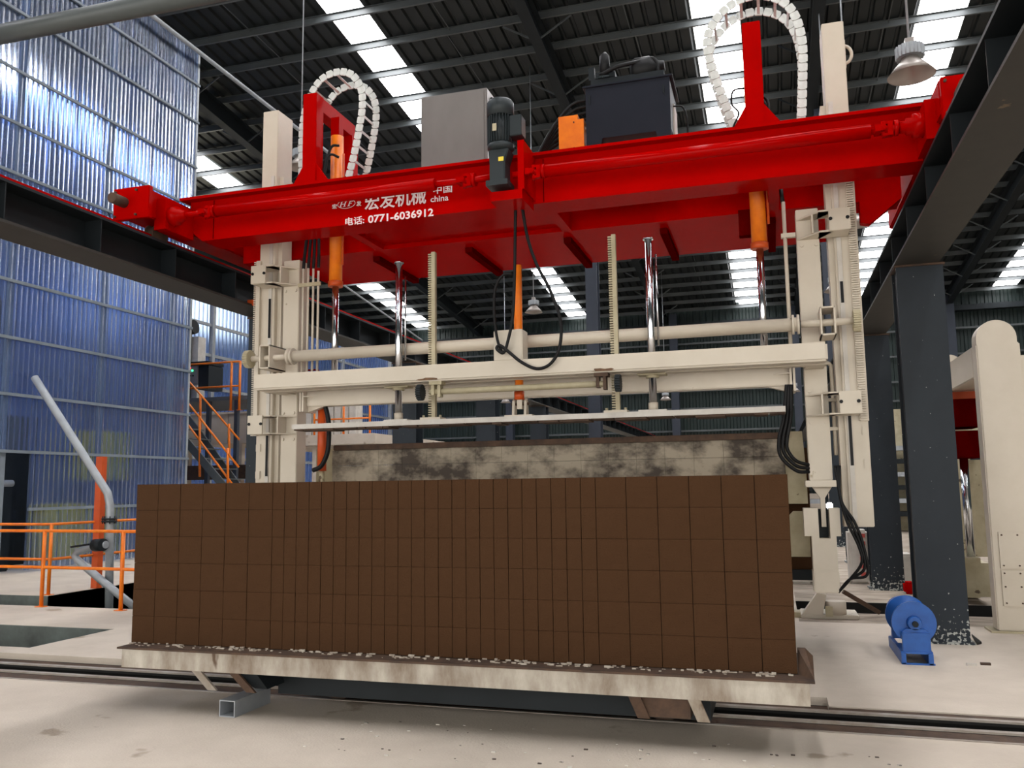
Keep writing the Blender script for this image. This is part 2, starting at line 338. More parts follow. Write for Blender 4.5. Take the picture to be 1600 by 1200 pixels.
# ================================================================== overhead crane (red bridge)
CX = -2.345
crane = thing('bridge_crane', 'red bridge crane spanning the two runways, with white lettering and cream masts', 'crane', (CX, 8.4, 4.3))
b = B(); b.prism([(-6.02, 7.75, 4.44), (-5.86, 7.75, 4.31), (1.34, 7.75, 4.31), (1.34, 7.75, 4.76), (-6.02, 7.75, 4.76)], (0, .34, 0)); fg = b.obj('front_girder', red, crane)
B().box(-6.1, 1.38, 7.66, 8.12, 4.76, 4.79).obj('girder_cap', red, fg)
B().box(-2.0, -1.995, 7.742, 7.75, 4.32, 4.75).obj('weld_seam', reddark, fg); B().box(-5.72, -5.715, 7.742, 7.75, 4.32, 4.75).obj('weld_seam', reddark, fg)
B().box(-6.0, 1.3, 8.72, 9.1, 4.31, 4.76).obj('rear_girder', red, crane)
b = B(); b.box(-5.55, .9, 9.1, 10.1, 4.31, 4.36); b.obj('rear_deck_plate', red, crane)
B().box(-4.15, -2.05, 8.09, 8.72, 4.36, 4.4).obj('deck_plate', red, crane)
for x in (-4.2, -2.0, .12): B().box(x - .05, x + .05, 8.09, 8.72, 4.31, 4.5).obj('cross_member', red, crane)
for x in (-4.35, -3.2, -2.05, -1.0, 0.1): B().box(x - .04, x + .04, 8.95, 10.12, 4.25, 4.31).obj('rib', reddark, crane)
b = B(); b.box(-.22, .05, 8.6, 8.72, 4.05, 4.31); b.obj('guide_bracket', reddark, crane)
for sx, x0, x1 in ((-1, -6.42, -6.10), (1, 1.38, 1.70)):
    t = B().box(x0, x1, 7.12, 10.3, 4.44, 4.74).obj('end_truck', red, crane, bevel=.012)
    B().box(x0 + .0, x1 + (.0 if sx > 0 else .12) , 7.04, 7.1, 4.38, 4.72).obj('buffer_plate', red, t, bevel=.006)
    b = B(); b.tube([((x0 + x1) / 2 - .02, 7.04, 4.56), ((x0 + x1) / 2 - .02, 6.86, 4.56)], .055, 14); b.obj('buffer', rust, t)
    for yy in (7.5, 9.7):
        b = B(); b.lathe(((x0 + x1) / 2 - .06 , yy, 4.335), (1, 0, 0), [(0, .12), (.02, .12), (.02, .095), (.1, .095), (.1, .12), (.12, .12)], 20); b.obj('wheel', rust, t)
    b = B()
    for dx in (.03, x1 - x0 - .03):
        for z in (4.42, 4.68): b.tube([(x0 + dx, 7.04, z), (x0 + dx, 7.02, z)], .012, 8)
    b.obj('bolts', rust, t, kind='stuff')
    b = B(); b.lathe(((-5.8 if sx < 0 else 1.12), 7.4, 4.49), (sx, 0, 0), [(0, .05), (.05, .05), (.05, .07), (.1, .07), (.1, .1), (.19, .1)], 18); b.obj('gear_hub', red, t)
    B().box(*( (-6.12, -5.98) if sx < 0 else (1.3, 1.42)), 7.3, 7.76, 4.33, 4.66).obj('hub_mount', red, t)
B().box(-6.02, -5.92, 9.0, 9.1, 3.9, 4.31).obj('hook_guard', orangered, crane); B().box(-6.12, -5.9, 9.0, 9.12, 3.86, 3.93).obj('hook_guard', orangered, crane)
B().prism([(.92, 8.72, 4.31), (1.3, 8.72, 4.31), (1.12, 8.72, 4.17), (1.0, 8.72, 4.08), (.92, 8.72, 4.1)], (0, .1, 0)).obj('side_bracket', red, crane)
# drive shaft with universal joints
sh = B(); sh.tube([(-5.42, 7.4, 4.49), (-2.98, 7.4, 4.49)], .058, 16); sh.tube([(-1.92, 7.4, 4.49), (.9, 7.4, 4.49)], .058, 16)
for a, c in ((-5.98, -5.42), (-2.98, -2.42), (-2.2, -1.92), (.9, 1.3)): sh.tube([(a, 7.4, 4.49), (c, 7.4, 4.49)], .03, 12)
shaft = sh.obj('drive_shaft', red, crane)
for x in (-5.55, -2.68, -2.0, 1.0):
    b = B()
    b.box(x - .07, x - .03, 7.34, 7.46, 4.46, 4.52); b.box(x + .03, x + .07, 7.37, 7.43, 4.43, 4.55)
    for dz in (-.05, .05): b.box(x - .01, x + .06, 7.375, 7.425, 4.49 + dz - .012, 4.49 + dz + .012)
    for dy in (-.05, .05): b.box(x - .06, x + .01, 7.4 + dy - .012, 7.4 + dy + .012, 4.465, 4.515)
    b.tube([(x, 7.33, 4.49), (x, 7.47, 4.49)], .018, 10); b.tube([(x, 7.4, 4.42), (x, 7.4, 4.56)], .018, 10)
    b.lathe((x + .08, 7.4, 4.49), (1, 0, 0), [(0, .065), (.03, .065)], 16)
    b.obj('universal_joint', red, shaft)
# motor with gearbox
mx, my = -2.31, 7.38
mo = B().lathe((mx, my, 4.78), (0, 0, 1), [(0, .105), (.3, .105)], 24).obj('drive_motor', motorm, crane)
b = B(); b.lathe((mx, my, 5.05), (0, 0, 1), [(0, .128), (.14, .128), (.165, .11), (.175, .06)], 28); b.obj('fan_cover', motorm, mo)
for k in range(28):
    a = k / 28 * 2 * math.pi
    if -.5 < (a - 0) < .5 or a > 5.8: continue
    b = B(); c, s_ = math.cos(a), math.sin(a); b.bar((mx + c * .115, my + s_ * .115, 4.79), (mx + c * .115, my + s_ * .115, 5.05), .026, .005, up=(-s_, c, 0)); b.obj('cooling_fin', motorm, mo)
b = B(); b.lathe((mx, my, 4.72), (0, 0, 1), [(0, .085), (.02, .125), (.06, .125)], 24); b.obj('motor_flange', motorm, mo)
B().box(mx + .1, mx + .22, my - .06, my + .09, 4.84, 5.04).obj('terminal_box', motorm, mo, bevel=.006)
B().box(mx - .04, mx, my - .132, my - .12, 4.88, 4.95).obj('nameplate', creamdirt, mo)
gb = B().prism([(mx - .09, my - .08, 4.42), (mx + .06, my - .08, 4.42), (mx + .06, my - .08, 4.6), (mx + .1, my - .08, 4.72), (mx - .1, my - .08, 4.72), (mx - .09, my - .08, 4.6)], (0, .18, 0)).obj('gearbox', motorm, crane, bevel=.008)
B().box(mx - .12, mx + .09, my - .1, my + .12, 4.37, 4.42).obj('gearbox_foot', motorm, gb); B().box(mx - .06 + .06, mx + .05, my - .085, my - .08, 4.6, 4.64).obj('yellow_plate', yellowm, gb)
mb = B().box(-2.41, -2.1, 7.35, 7.75, 4.24, 4.33); mb.box(-2.14, -2.08, 7.35, 7.75, 4.33, 4.8); mb.obj('motor_bracket', red, crane)
# lettering
def text(s, x0, z0, h, sx=1., off=.0, shear=0, name='lettering', y=7.746):
    c = bpy.data.curves.new('t', 'FONT'); c.body = s; c.size = 1; c.offset = off; c.extrude = .002; c.shear = shear; c.resolution_u = 3
    o = bpy.data.objects.new('t', c); COL.objects.link(o); bpy.context.view_layer.update()
    me = bpy.data.meshes.new_from_object(o.evaluated_get(bpy.context.evaluated_depsgraph_get())); bpy.data.objects.remove(o)
    xs = [v.co.x for v in me.vertices]; ys = [v.co.y for v in me.vertices]; a, b_, c_, d = min(xs), max(xs), min(ys), max(ys)
    l = LOC[fg.name]
    for v in me.vertices:
        u = (v.co.x - a) / (b_ - a) * sx; q = (v.co.y - c_) / (d - c_) * h; v.co = Vector((x0 + u, y - v.co.z - .001, z0 + q)) - l
    me.materials.clear(); me.materials.append(letter)
    t = bpy.data.objects.new(name, me); COL.objects.link(t); t.parent = fg; return t
text('宏发机械', -3.90, 4.437, .168, .68, .016)
text('电话:', -4.12, 4.30, .085, .215, .012); text('0771-6036912', -3.86, 4.30, .082, .72, .02)
text('china', -3.17, 4.445, .062, .19, .01); text('中国', -3.14, 4.525, .085, .2, .006)
text('宏', -4.275, 4.495, .052, .055, .02); text('发', -3.995, 4.495, .052, .055, .02)
hf = B(); y_ = 7.745
def st(x0, z0, x1, z1, w_): 
    hf.prism([(x0, y_, z0), (x0 + w_, y_, z0), (x1 + w_, y_, z1), (x1, y_, z1)], (0, -.002, 0))
for bx in (-4.185, -4.14): st(bx, 4.508, bx + .018, 4.56, .012)
st(-4.172, 4.531, -4.168, 4.537, .04); st(-4.09, 4.508, -4.072, 4.56, .012); st(-4.074, 4.553, -4.072, 4.56, .045); st(-4.08, 4.531, -4.078, 4.537, .03)
for bx, z in ((-4.193, 4.506), (-4.148, 4.506), (-4.098, 4.506), (-4.175, 4.558), (-4.13, 4.558)): st(bx, z, bx, z + .004, .028)
hf.tube([(-4.11 + .1 * math.cos(t), y_, 4.533 + .047 * math.sin(t)) for t in [2 * math.pi * k / 32 for k in range(33)]], .0028, 6, False)
hf.obj('emblem', letter, fg)
# red portal frames on the bridge, holding orange lift cylinders
for sx, x in ((-1, -4.765), (1, -.01)):
    p = B().box(x - .085, x + .085, 8.1, 8.26, 4.79, 6.0).obj('portal_frame', red, crane, bevel=.006)
    B().box(x - .07, x + .07, 8.26, 9.05, 5.84, 6.0).obj('top_bar', red, p); B().box(x - .085, x + .085, 8.95, 9.1, 4.79, 5.84).obj('rear_post', red, p)
    B().prism([(x - .31, 8.12, 4.79), (x + .36, 8.12, 4.79), (x + .085, 8.12, 5.17), (x - .085, 8.12, 5.17)], (0, .03, 0)).obj('gusset', red, p)
    B().prism([(x - .31, 8.9, 4.79), (x + .36, 8.9, 4.79), (x + .085, 8.9, 5.17), (x - .085, 8.9, 5.17)], (0, .03, 0)).obj('gusset', red, p)
    cx, cy = x + .14 if sx < 0 else x - .02, 8.48
    if sx < 0: B().box(x + .085, cx + .05, 8.43, 8.53, 5.6, 5.84).obj('cylinder_hanger', red, p)
    c = B().tube([(cx, cy, 3.9), (cx, cy, 5.62)], .074, 18).obj('lift_cylinder', orange, crane)
    B().tube([(cx, cy, 3.86), (cx, cy, 3.92)], .084, 18).obj('cylinder_gland', orangered, c); B().tube([(cx + .095, cy - .02, 4.1), (cx + .095, cy - .02, 5.4)], .012, 8).obj('oil_line', orangered, c)
    B().tube([(cx, cy, 2.72), (cx, cy, 3.9)], .036, 14).obj('piston_rod', chrome, c)
    b = B()
    for k in range(2): b.tube(smoothpath([(x + .1, 8.22, 4.85 + k * .12), (x + .12, 8.25, 5.15 + k * .1), (cx + .02, 8.3, 5.42 - k * .08), (cx + .09, 8.36, 5.46 - k * .14)]), .015, 7)
    b.obj('hose', rubber, c)
# cable chains
def chain(name, pts, y0, y1, lab):
    P = []; L0 = .09
    sm_ = smoothpath(pts, 12); acc = 0; P = [sm_[0]]
    for a, c in zip(sm_, sm_[1:]):
        while (c - P[-1]).length >= L0:
            d = c - P[-1]; P.append(P[-1] + d.normalized() * L0)
    t = B().box(P[0].x - .05, P[0].x + .05, y0, y1, P[0].z - .04, P[0].z).obj(name, steeldk, crane)
    b = B(); b.prism([(-.04, 0, -.036), (-.03, 0, -.042), (.03, 0, -.042), (.043, 0, -.02), (.043, 0, .02), (.03, 0, .042), (-.03, 0, .042), (-.04, 0, .036)], (0, .014, 0)); me = b.mesh('chain_link', [chainw, steeldk]); b = B(); b.box(-.014, .014, .014, y1 - y0 - .0, -.03, -.022); cb = b.mesh('cross_bar', chainw)
    for i, (a, c) in enumerate(zip(P, P[1:])):
        m_ = (a + c) / 2; an = (0, -math.atan2(c.z - a.z, c.x - a.x), 0); place('chain_link', me, t, (m_.x, y0, m_.z), an); place('chain_link', me, t, (m_.x, y1, m_.z), an)
        if i % 2 == 0: place('cross_bar', cb, t, (m_.x, y0, m_.z), an)
    return t
def pp(L, Y): return [Vector((at(x, y, Y=Y).x, Y, at(x, y, Y=Y).z)) for x, y in L]
chain('cable_chain', pp([(471, 285), (472, 200), (482, 155), (500, 125), (525, 112), (548, 115), (563, 135), (566, 165), (560, 205), (552, 245), (541, 288)], 8.4), 8.4, 8.75, '')
chain('cable_chain', pp([(1148, 198), (1125, 140), (1105, 75), (1112, 40), (1140, 8), (1180, -8), (1220, 0), (1243, 25), (1254, 70), (1254, 130), (1252, 202)], 8.3), 8.3, 8.6, '')
# masts
for sx, x0 in ((-1, -5.53), (1, .64)):
    x1 = x0 + .2; inn = x1 if sx < 0 else x0
    mname = B().box(x0, x1, 8.36, 8.68, 1.2, 6.0).obj('mast', cream, crane, bevel=.006)
    a, c = (x0 + .13, x0 + .17) if sx < 0 else (x0 + .02, x0 + .06)
    B().box(*((x1, x1 + .05) if sx < 0 else (x0 - .05, x0)), 8.42, 8.62, 1.2, 5.2).obj('inner_channel', cream, mname)
    B().box(a, c, 8.345, 8.36, 1.25, 5.2).obj('slide_strip', white, mname)
    b = B(); b.box(a + .01, c - .005, 8.335, 8.346, 3.3 if sx < 0 else 3.25, 3.75 if sx < 0 else 3.45); b.box(a + .01, c - .005, 8.335, 8.346, 1.75, 2.2); b.obj('grease_streak', rubber, mname)
    r0, r1 = (x0 - .035, x0 + .03) if sx < 0 else (x1 - .07, x1)
    rk = B()
    if sx < 0:
        rk.box(x0 - .02, x0 + .03, 8.32, 8.36, 2.2, 4.2); z = 2.2
        while z < 4.2: rk.box(x0 - .05, x0 - .02, 8.32, 8.36, z, z + .011); z += .022
    else:
        rk.box(x1 - .075, x1 + .005, 8.33, 8.36, 2.15, 4.6); z = 2.15
        while z < 4.6: rk.box(x1 - .068, x1 - .012, 8.305, 8.33, z, z + .011); z += .022
    rk.obj('toothed_rack', cream, mname)
    for z in (1.72, 2.02): B().box((x0 + .005) if sx < 0 else x1 - .06, (x0 + .07) if sx < 0 else x1 - .005, 8.345, 8.36, z, z + .09).obj('pad', cream, mname, bevel=.006)
ly = B(); p = at(1320, 60, Y=8.5)
ly.tube([(.84 + .07 * math.sin(t), 8.5, 5.72 - .09 * math.cos(t)) for t in [math.pi * k / 12 for k in range(13)]], .016, 8); ly.box(.835, .855, 8.47, 8.53, 5.58, 5.86); ly.obj('lifting_eye', cream, crane)
# ================================================================== lifting carriage (cream, slides on the masts)
car = thing('lifting_carriage', 'cream lifting carriage of arms, beam and shaft hung between the two masts', 'lifting frame', (CX, 8.2, 2.6))
def mir(x): return 2 * CX - x
for sx in (-1, 1):
    def xx(a, c): return (a, c) if sx > 0 else (mir(c), mir(a))
    arm = B().box(*xx(.31, .51), 8.33, 8.53, 1.62, 4.17).obj('arm', cream, car, bevel=.006)
    B().box(*xx(.27, .55), 8.27, 8.58, 1.56, 1.62).obj('foot_plate', cream, arm, bevel=.004)
    for z0 in (3.87, 2.2):
        br = B(); br.prism([(q, 8.33, z0) for q in ((.31, .51) if sx > 0 else (mir(.51), mir(.31)))] + [(q, 8.12, z0) for q in ((.62, .5) if sx > 0 else (mir(.5), mir(.62)))], (0, 0, .014))
        br.prism([(q, 8.33, z0 + .19) for q in ((.31, .51) if sx > 0 else (mir(.51), mir(.31)))] + [(q, 8.12, z0 + .19) for q in ((.62, .5) if sx > 0 else (mir(.5), mir(.62)))], (0, 0, .014))
        br.box(*xx(.5, .76), 8.1, 8.33, z0, z0 + .014); br.box(*xx(.5, .76), 8.1, 8.33, z0 + .19, z0 + .204); br.box(*xx(.44, .455), 8.16, 8.33, z0 + .014, z0 + .19)
        bo = br.obj('slide_bracket', cream, car)
        B().box(*xx(.585, .77), 8.08, 8.1, z0, z0 + .204).obj('cover_block', cream, bo, bevel=.003)
        b = B()
        for q in (.6, .745): b.tube([(q if sx > 0 else mir(q), 8.07, z0 + .11), (q if sx > 0 else mir(q), 8.082, z0 + .11)], .016, 12)
        b.obj('bolt_holes', rubber, bo, kind='stuff')
        b = B()
        for q in (.35, .48):
            for z in (z0 - .05, z0 + .24):
                if z < 4.1: b.tube([(q if sx > 0 else mir(q), 8.315, z), (q if sx > 0 else mir(q), 8.33, z)], .018, 10)
        b.obj('bolts', cream, bo, kind='stuff')
    # shaft end: bearing block, thin shaft, pinion
    s_ = B(); s_.box(*xx(.46, .475), 8.0, 8.33, 2.9, 3.16); s_.box(*xx(.575, .59), 8.0, 8.33, 2.9, 3.16); s_.box(*xx(.46, .59), 8.0, 8.33, 3.145, 3.16); s_.box(*xx(.46, .59), 8.0, 8.33, 2.9, 2.915); s_.obj('bearing_block', cream, car, bevel=.003)
    q0, q1 = (.3, .74) if sx > 0 else (mir(.3), mir(.74))
    B().tube([(q0, 8.1, 3.03), (q1, 8.1, 3.03)], .033, 12).obj('stub_shaft', cream, car)
    b = B(); b.lathe(((.22 if sx > 0 else mir(.22)), 8.1, 3.03), (sx, 0, 0), [(0, .09), (.02, .09), (.02, .065), (.045, .065), (.045, .09), (.065, .09)], 20); b.obj('coupling', cream, car)
    g = B(); gx = .76 if sx > 0 else mir(.79)
    g.lathe((gx - .02, 8.1, 3.03), (1, 0, 0), [(0, .085), (.06, .085)], 24)
    for k in range(26):
        a = 2 * math.pi * k / 26; g.box(gx - .02, gx + .04, 8.1 + math.cos(a) * .092 - .006, 8.1 + math.cos(a) * .092 + .006, 3.03 + math.sin(a) * .092 - .006, 3.03 + math.sin(a) * .092 + .006)
    g.obj('pinion', creamdirt, car)
B().tube([(-4.91, 8.1, 3.03), (.22, 8.1, 3.03)], .062, 20).obj('cross_shaft', cream, car)
B().box(-5.17, .49, 7.73, 7.93, 2.635, 2.8).obj('main_beam', cream, car, bevel=.018)
B().box(-5.17, .49, 7.93, 8.05, 2.63, 2.645).obj('beam_shelf', cream, car)
for x in (-5.1, .4): B().box(x - .08, x + .08, 7.93, 8.33, 2.64, 2.78).obj('beam_bracket', cream, car)
B().box(-4.87, .18, 8.3, 8.46, 2.5, 2.7).obj('rear_beam', cream, car, bevel=.01)
for sx in (-1, 1):
    def xx(a, c): return (a, c) if sx > 0 else (mir(c), mir(a))
    B().box(*xx(.18, .2), 8.24, 8.52, 2.44, 2.76).obj('end_plate', cream, car); B().box(*xx(.21, .23), 8.24, 8.52, 2.44, 2.76).obj('end_plate', cream, car)
    q = .18 if sx > 0 else mir(.18); e = -.2 * sx
    B().prism([(q, 8.34, 2.5), (q + e, 8.34, 2.5), (q, 8.34, 2.44)], (0, .08, 0)).obj('gusset', cream, car); B().prism([(q, 8.3, 2.6), (q + e * .7, 8.3, 2.6), (q, 8.24, 2.6)], (0, 0, .012)).obj('gusset', cream, car)
for x in (-3.2, -1.46):
    random.seed(int(-x * 100)); pts = []
    for k in range(14):
        a = math.pi * 2 * k / 14; q = random.uniform(.5, 1); pts.append((x + math.cos(a) * .14 * q, 7.7295, max(2.646, 2.65 + math.sin(a) * .03 * q)))
    B().prism(pts, (0, -.001, 0)).obj('rust_stain', mat('rust_stain_paint', (.22, .12, .06), (.06, .03, .02), .8, scale=20), car)
# centre block and orange cylinder
B().box(-2.53, -2.24, 7.77, 7.96, 2.8, 3.1).obj('centre_block', cream, car, bevel=.008)
cc = B().tube([(-2.34, 7.98, 2.5), (-2.34, 7.98, 3.78)], .042, 16).obj('press_cylinder', orange, car); B().tube([(-2.34, 7.98, 2.44), (-2.34, 7.98, 2.52)], .05, 16).obj('cylinder_gland', orangered, cc)
# lower cross shaft under the beam with pinions
B().tube([(-3.2, 7.8, 2.535), (-1.45, 7.8, 2.535)], .03, 14).obj('lower_shaft', creamdirt, car)
for x in (-3.33, -1.36):
    g = B(); g.lathe((x, 7.8, 2.535), (1, 0, 0), [(0, .07), (.05, .07)], 20)
    for k in range(20):
        a = 2 * math.pi * k / 20; g.box(x, x + .05, 7.8 + math.cos(a) * .075 - .006, 7.8 + math.cos(a) * .075 + .006, 2.535 + math.sin(a) * .075 - .006, 2.535 + math.sin(a) * .075 + .006)
    g.obj('lower_pinion', steeldk, car)
for x in (-3.16, -1.52):
    b = B(); b.box(x - .015, x + .015, 7.76, 7.84, 2.5, 2.635); b.box(x + .05, x + .08, 7.76, 7.84, 2.48, 2.635); b.box(x - .03, x + .1, 7.74, 7.86, 2.6, 2.635); b.obj('shaft_hanger', rust if x > -2 else creamdirt, car)
# ================================================================== press plate with rods and racks
pp_ = thing('press_plate', 'long narrow white press plate hanging level below the cream beam', 'plate', (CX, 8.0, 2.24))
B().box(-4.8, .125, 7.9, 8.18, 2.225, 2.275).obj('plate', white, pp_)
b = B(); random.seed(3); x = -4.78
while x < .1:
    w_ = random.uniform(.04, .3); b.box(x, min(x + w_, .12), 7.91, 8.16, 2.225 - random.uniform(.004, .022), 2.226); x += w_ + random.uniform(0, .02)
b.obj('dried_slurry', rust, pp_, kind='stuff')
for x in (-3.63, -1.045):
    r_ = B().tube([(x, 8.0, 2.34), (x, 8.0, 3.92)], .036, 18).obj('guide_rod', chrome, pp_); B().tube([(x, 8.0, 3.92), (x, 8.0, 3.935)], .05, 18).obj('rod_cap', chrome, r_)
    B().tube([(x, 8.0, 2.29), (x, 8.0, 2.36)], .045, 12).obj('rod_socket', cream, r_); B().box(x - .13, x + .13, 7.92, 8.1, 2.275, 2.29).obj('foot_plate', white, r_)
    B().tube([(x + .065, 8.02, 2.9), (x + .065, 8.02, 3.78)], .01, 8).obj('oil_line', chrome, r_)
    B().tube([(x, 8.0, 2.59), (x, 8.0, 2.635)], .06, 14).obj('guide_bush', creamdirt, r_); B().box(x - .13, x + .13, 7.93, 8.08, 2.615, 2.635).obj('bush_plate', creamdirt, r_)
for x in (-3.265, -1.395):
    r_ = B().box(x - .005, x + .035, 8.0, 8.05, 2.29, 4.01); z = 2.3
    while z < 4.0: r_.box(x - .04, x - .005, 8.0, 8.05, z, z + .012); z += .024
    r_ = r_.obj('toothed_rack', creamdirt, pp_); B().box(x - .11, x + .11, 7.95, 8.1, 2.275, 2.3).obj('rack_foot', cream, r_)
    b = B()
    for q in (-.09, .09): b.tube([(x + q, 8.0, 2.3), (x + q, 8.0, 2.325)], .014, 8)
    b.obj('bolts', creamdirt, r_, kind='stuff')
b = B(); b.box(-2.48, -2.2, 7.93, 8.08, 2.275, 2.29); hg = b.obj('hinge_foot', cream, pp_)
for x in (-2.40, -2.28): B().prism([(x - .012, 7.96, 2.29), (x - .012, 8.06, 2.29), (x - .012, 8.04, 2.43), (x - .012, 8.01, 2.45), (x - .012, 7.98, 2.43)], (.024, 0, 0)).obj('hinge_lug', cream, hg)
B().box(-2.365, -2.315, 7.98, 8.03, 2.35, 2.5).obj('clevis', cream, hg); B().tube([(-2.43, 8.01, 2.4), (-2.25, 8.01, 2.4)], .014, 10).obj('hinge_pin', rust, hg)
# ================================================================== things on the bridge
cab = thing('electric_cabinet', 'plain brushed grey electric cabinet standing on the red bridge', 'cabinet', (-3.08, 8.3, 4.79))
B().box(-3.5, -2.74, 8.28, 8.6, 4.8, 5.84).obj('body', greycab, cab, bevel=.008); B().box(-3.47, -2.77, 8.27, 8.28, 4.83, 5.81).obj('back_panel', greycab, cab, bevel=.004); B().box(-2.74, -2.72, 8.4, 8.5, 5.7, 5.78).obj('cable_gland', steeldk, cab)
B().box(-3.42, -2.82, 8.32, 8.56, 4.76, 4.8).obj('plinth', reddark, cab)
tk = thing('hydraulic_tank', 'dark blue grey hydraulic oil tank on the bridge beside the orange box', 'tank', (-1.22, 8.4, 4.79))
b = B(); b.prism([(-1.64, 8.12, 4.84), (-1.52, 8.12, 4.84), (-1.48, 8.12, 5.04), (-.95, 8.12, 5.04), (-.9, 8.12, 4.84), (-.8, 8.12, 4.84), (-.8, 8.12, 5.58), (-1.64, 8.12, 5.58)], (0, .02, 0)); b.obj('front_panel', tankm, tk)
B().box(-1.64, -.8, 8.14, 8.7, 5.05, 5.58).obj('body', tankm, tk, bevel=.006); B().box(-1.67, -.77, 8.1, 8.74, 5.58, 5.6).obj('lid', tankm, tk, bevel=.004); 
for x in (-1.6, -.86): B().box(x - .03, x + .03, 8.2, 8.65, 4.79, 5.05).obj('leg', tankm, tk)
B().box(-.8, -.785, 8.35, 8.62, 5.0, 5.4).obj('level_gauge', white, tk)
for x in (-1.6, -.86): B().prism([(x - .008, 8.12, 5.5), (x + .008, 8.12, 5.5), (x + .008, 8.12, 5.4), (x - .008, 8.12, 5.43)], (0, -.012, 0)).obj('lug', steeldk, tk)
pump = thing('pump_unit', 'black pump and valve group lying on top of the oil tank', 'pump', (-1.2, 8.4, 5.6))
b = B(); b.lathe((-1.2, 8.4, 5.67), (1, 0, .05), [(0, .09), (.05, .13), (.2, .125), (.25, .07), (.34, .05)], 16); b.obj('motor_body', rubber, pump)
B().box(-1.55, -1.35, 8.3, 8.5, 5.6, 5.68).obj('valve_block', steeldk, pump, bevel=.01)
b = B(); b.lathe((-1.46, 8.35, 5.66), (0, 0, 1), [(0, .055), (.2, .05), (.24, .02)], 12); b.obj('filter', rubber, pump)
b = B(); b.tube(smoothpath([(-1.5, 8.3, 5.64), (-1.3, 8.25, 5.68), (-1.1, 8.3, 5.72), (-.98, 8.35, 5.76), (-.93, 8.35, 5.7), (-.92, 8.35, 5.6)]), .022, 8); b.obj('hose', rubber, pump)
B().box(-1.6, -.86, 8.3, 8.6, 5.5, 5.6).obj('skid', steeldk, pump); B().box(-1.62, -1.56, 8.3, 8.36, 5.6, 5.74).obj('handle', steeldk, pump); B().box(-1.52, -1.4, 8.28, 8.3, 5.605, 5.625).obj('chrome_fitting', chrome, pump)
pump.location.z += .1; pump.location.y -= .1
ob = thing('valve_box', 'orange steel valve box standing left of the oil tank', 'box', (-1.8, 8.3, 4.79))
b = B(); b.prism([(-1.93, 8.14, 4.92), (-1.67, 8.14, 4.92), (-1.67, 8.14, 5.28), (-1.73, 8.14, 5.28), (-1.73, 8.14, 5.33), (-1.93, 8.14, 5.33)], (0, .3, 0)); b.obj('body', orange, ob)
B().box(-1.93, -1.66, 8.14, 8.44, 4.79, 4.915).obj('base', red, ob)
b = B(); [b.tube([(-1.77, 8.125, z), (-1.77, 8.14, z)], .008, 8) for z in (5.25, 4.98)]; b.obj('screws', chrome, ob, kind='stuff')
hb = B()
random.seed(5)
for k in range(6):
    o_ = k * .035
    hb.tube(smoothpath([(-1.62, 8.2 + o_, 5.5 - k * .05), (-1.8, 8.2 + o_, 5.47 - k * .05), (-1.98 - .01 * k, 8.15 + o_, 5.25 - k * .03), (-2.12, 8.1 + o_, 4.98), (-2.2 + k * .03, 8.1 + o_, 4.8)]), .016, 8)
tag(hb.obj('hose_bundle', rubber), 'bundle of black hydraulic hoses curving down from tank to bridge', 'hoses')
tag(B().tube(smoothpath([(-.79, 8.3, 5.35), (-.7, 8.3, 5.33), (-.66, 8.3, 5.2), (-.66, 8.3, 4.95), (-.66, 8.3, 4.79)]), .009, 8).obj('cable', rubber), 'thin black cable looping down right of the oil tank', 'cable')
tag(B().tube(smoothpath([(-.1, 8.12, 5.35), (-.2, 8.1, 5.33), (-.22, 8.1, 5.2), (-.16, 8.1, 5.1), (-.22, 8.1, 4.95), (-.2, 8.1, 4.8)]), .009, 8).obj('cable', rubber), 'thin black cable beside the right red portal post', 'cable')
# hanging hose loop
Yh = 7.68
hl = [(806, 316), (805, 360), (804, 430), (801, 495), (793, 535), (787, 551), (779, 548), (776, 543), (782, 540), (795, 550), (815, 566), (838, 576), (858, 570), (872, 550), (877, 520), (873, 490), (858, 450), (838, 412), (824, 370), (815, 318)]
tag(B().tube(smoothpath(pp(hl, Yh), 5), .0155, 8).obj('hanging_hose', rubber), 'black hose hanging in a long loop from the middle of the bridge', 'hose')
tag(B().tube(smoothpath(pp([(800, 428), (786, 430), (774, 450), (772, 490), (777, 530), (785, 552)], 7.72), 5), .014, 8).obj('short_hose', rubber), 'short black hose curving from the orange cylinder to the beam block', 'hose')
# thin pipes by the left arm and right arm
pf = thing('pipe_bundle', 'four thin cream hydraulic pipes clamped beside the left arm', 'pipes', (-4.9, 8.3, 2.8))
for k in range(4): B().tube([(-4.93 + k * .063, 8.3, 2.84), (-4.93 + k * .063, 8.3, 4.1 - k * .03)], .013, 8).obj('pipe', cream, pf)
B().box(-4.98, -4.7, 8.27, 8.29, 3.84, 3.88).obj('clamp', creamdirt, pf)
b = B(); [b.tube(smoothpath([(-4.93 + k * .063, 8.3, 4.05), (-4.93 + k * .06, 8.32, 4.2), (-4.95 + k * .05, 8.4, 4.45)]), .018, 8) for k in range(4)]; b.obj('hose_end', rubber, pf)
pr_ = thing('feed_pipe', 'long thin cream pipe running down left of the right arm', 'pipe', (.2, 8.3, 2.8))
B().tube([(.205, 8.3, 2.85), (.205, 8.3, 4.25)], .018, 8).obj('pipe', cream, pr_); B().box(.17, .3, 8.28, 8.33, 3.9, 3.94).obj('clamp', cream, pr_); B().tube([(.2, 8.32, 4.25), (.19, 8.4, 4.45)], .02, 8).obj('hose_end', rubber, pr_)
pr2 = thing('drain_pipe', 'cream pipe with clamps between the right arm and mast', 'pipe', (.56, 8.45, 2.2))
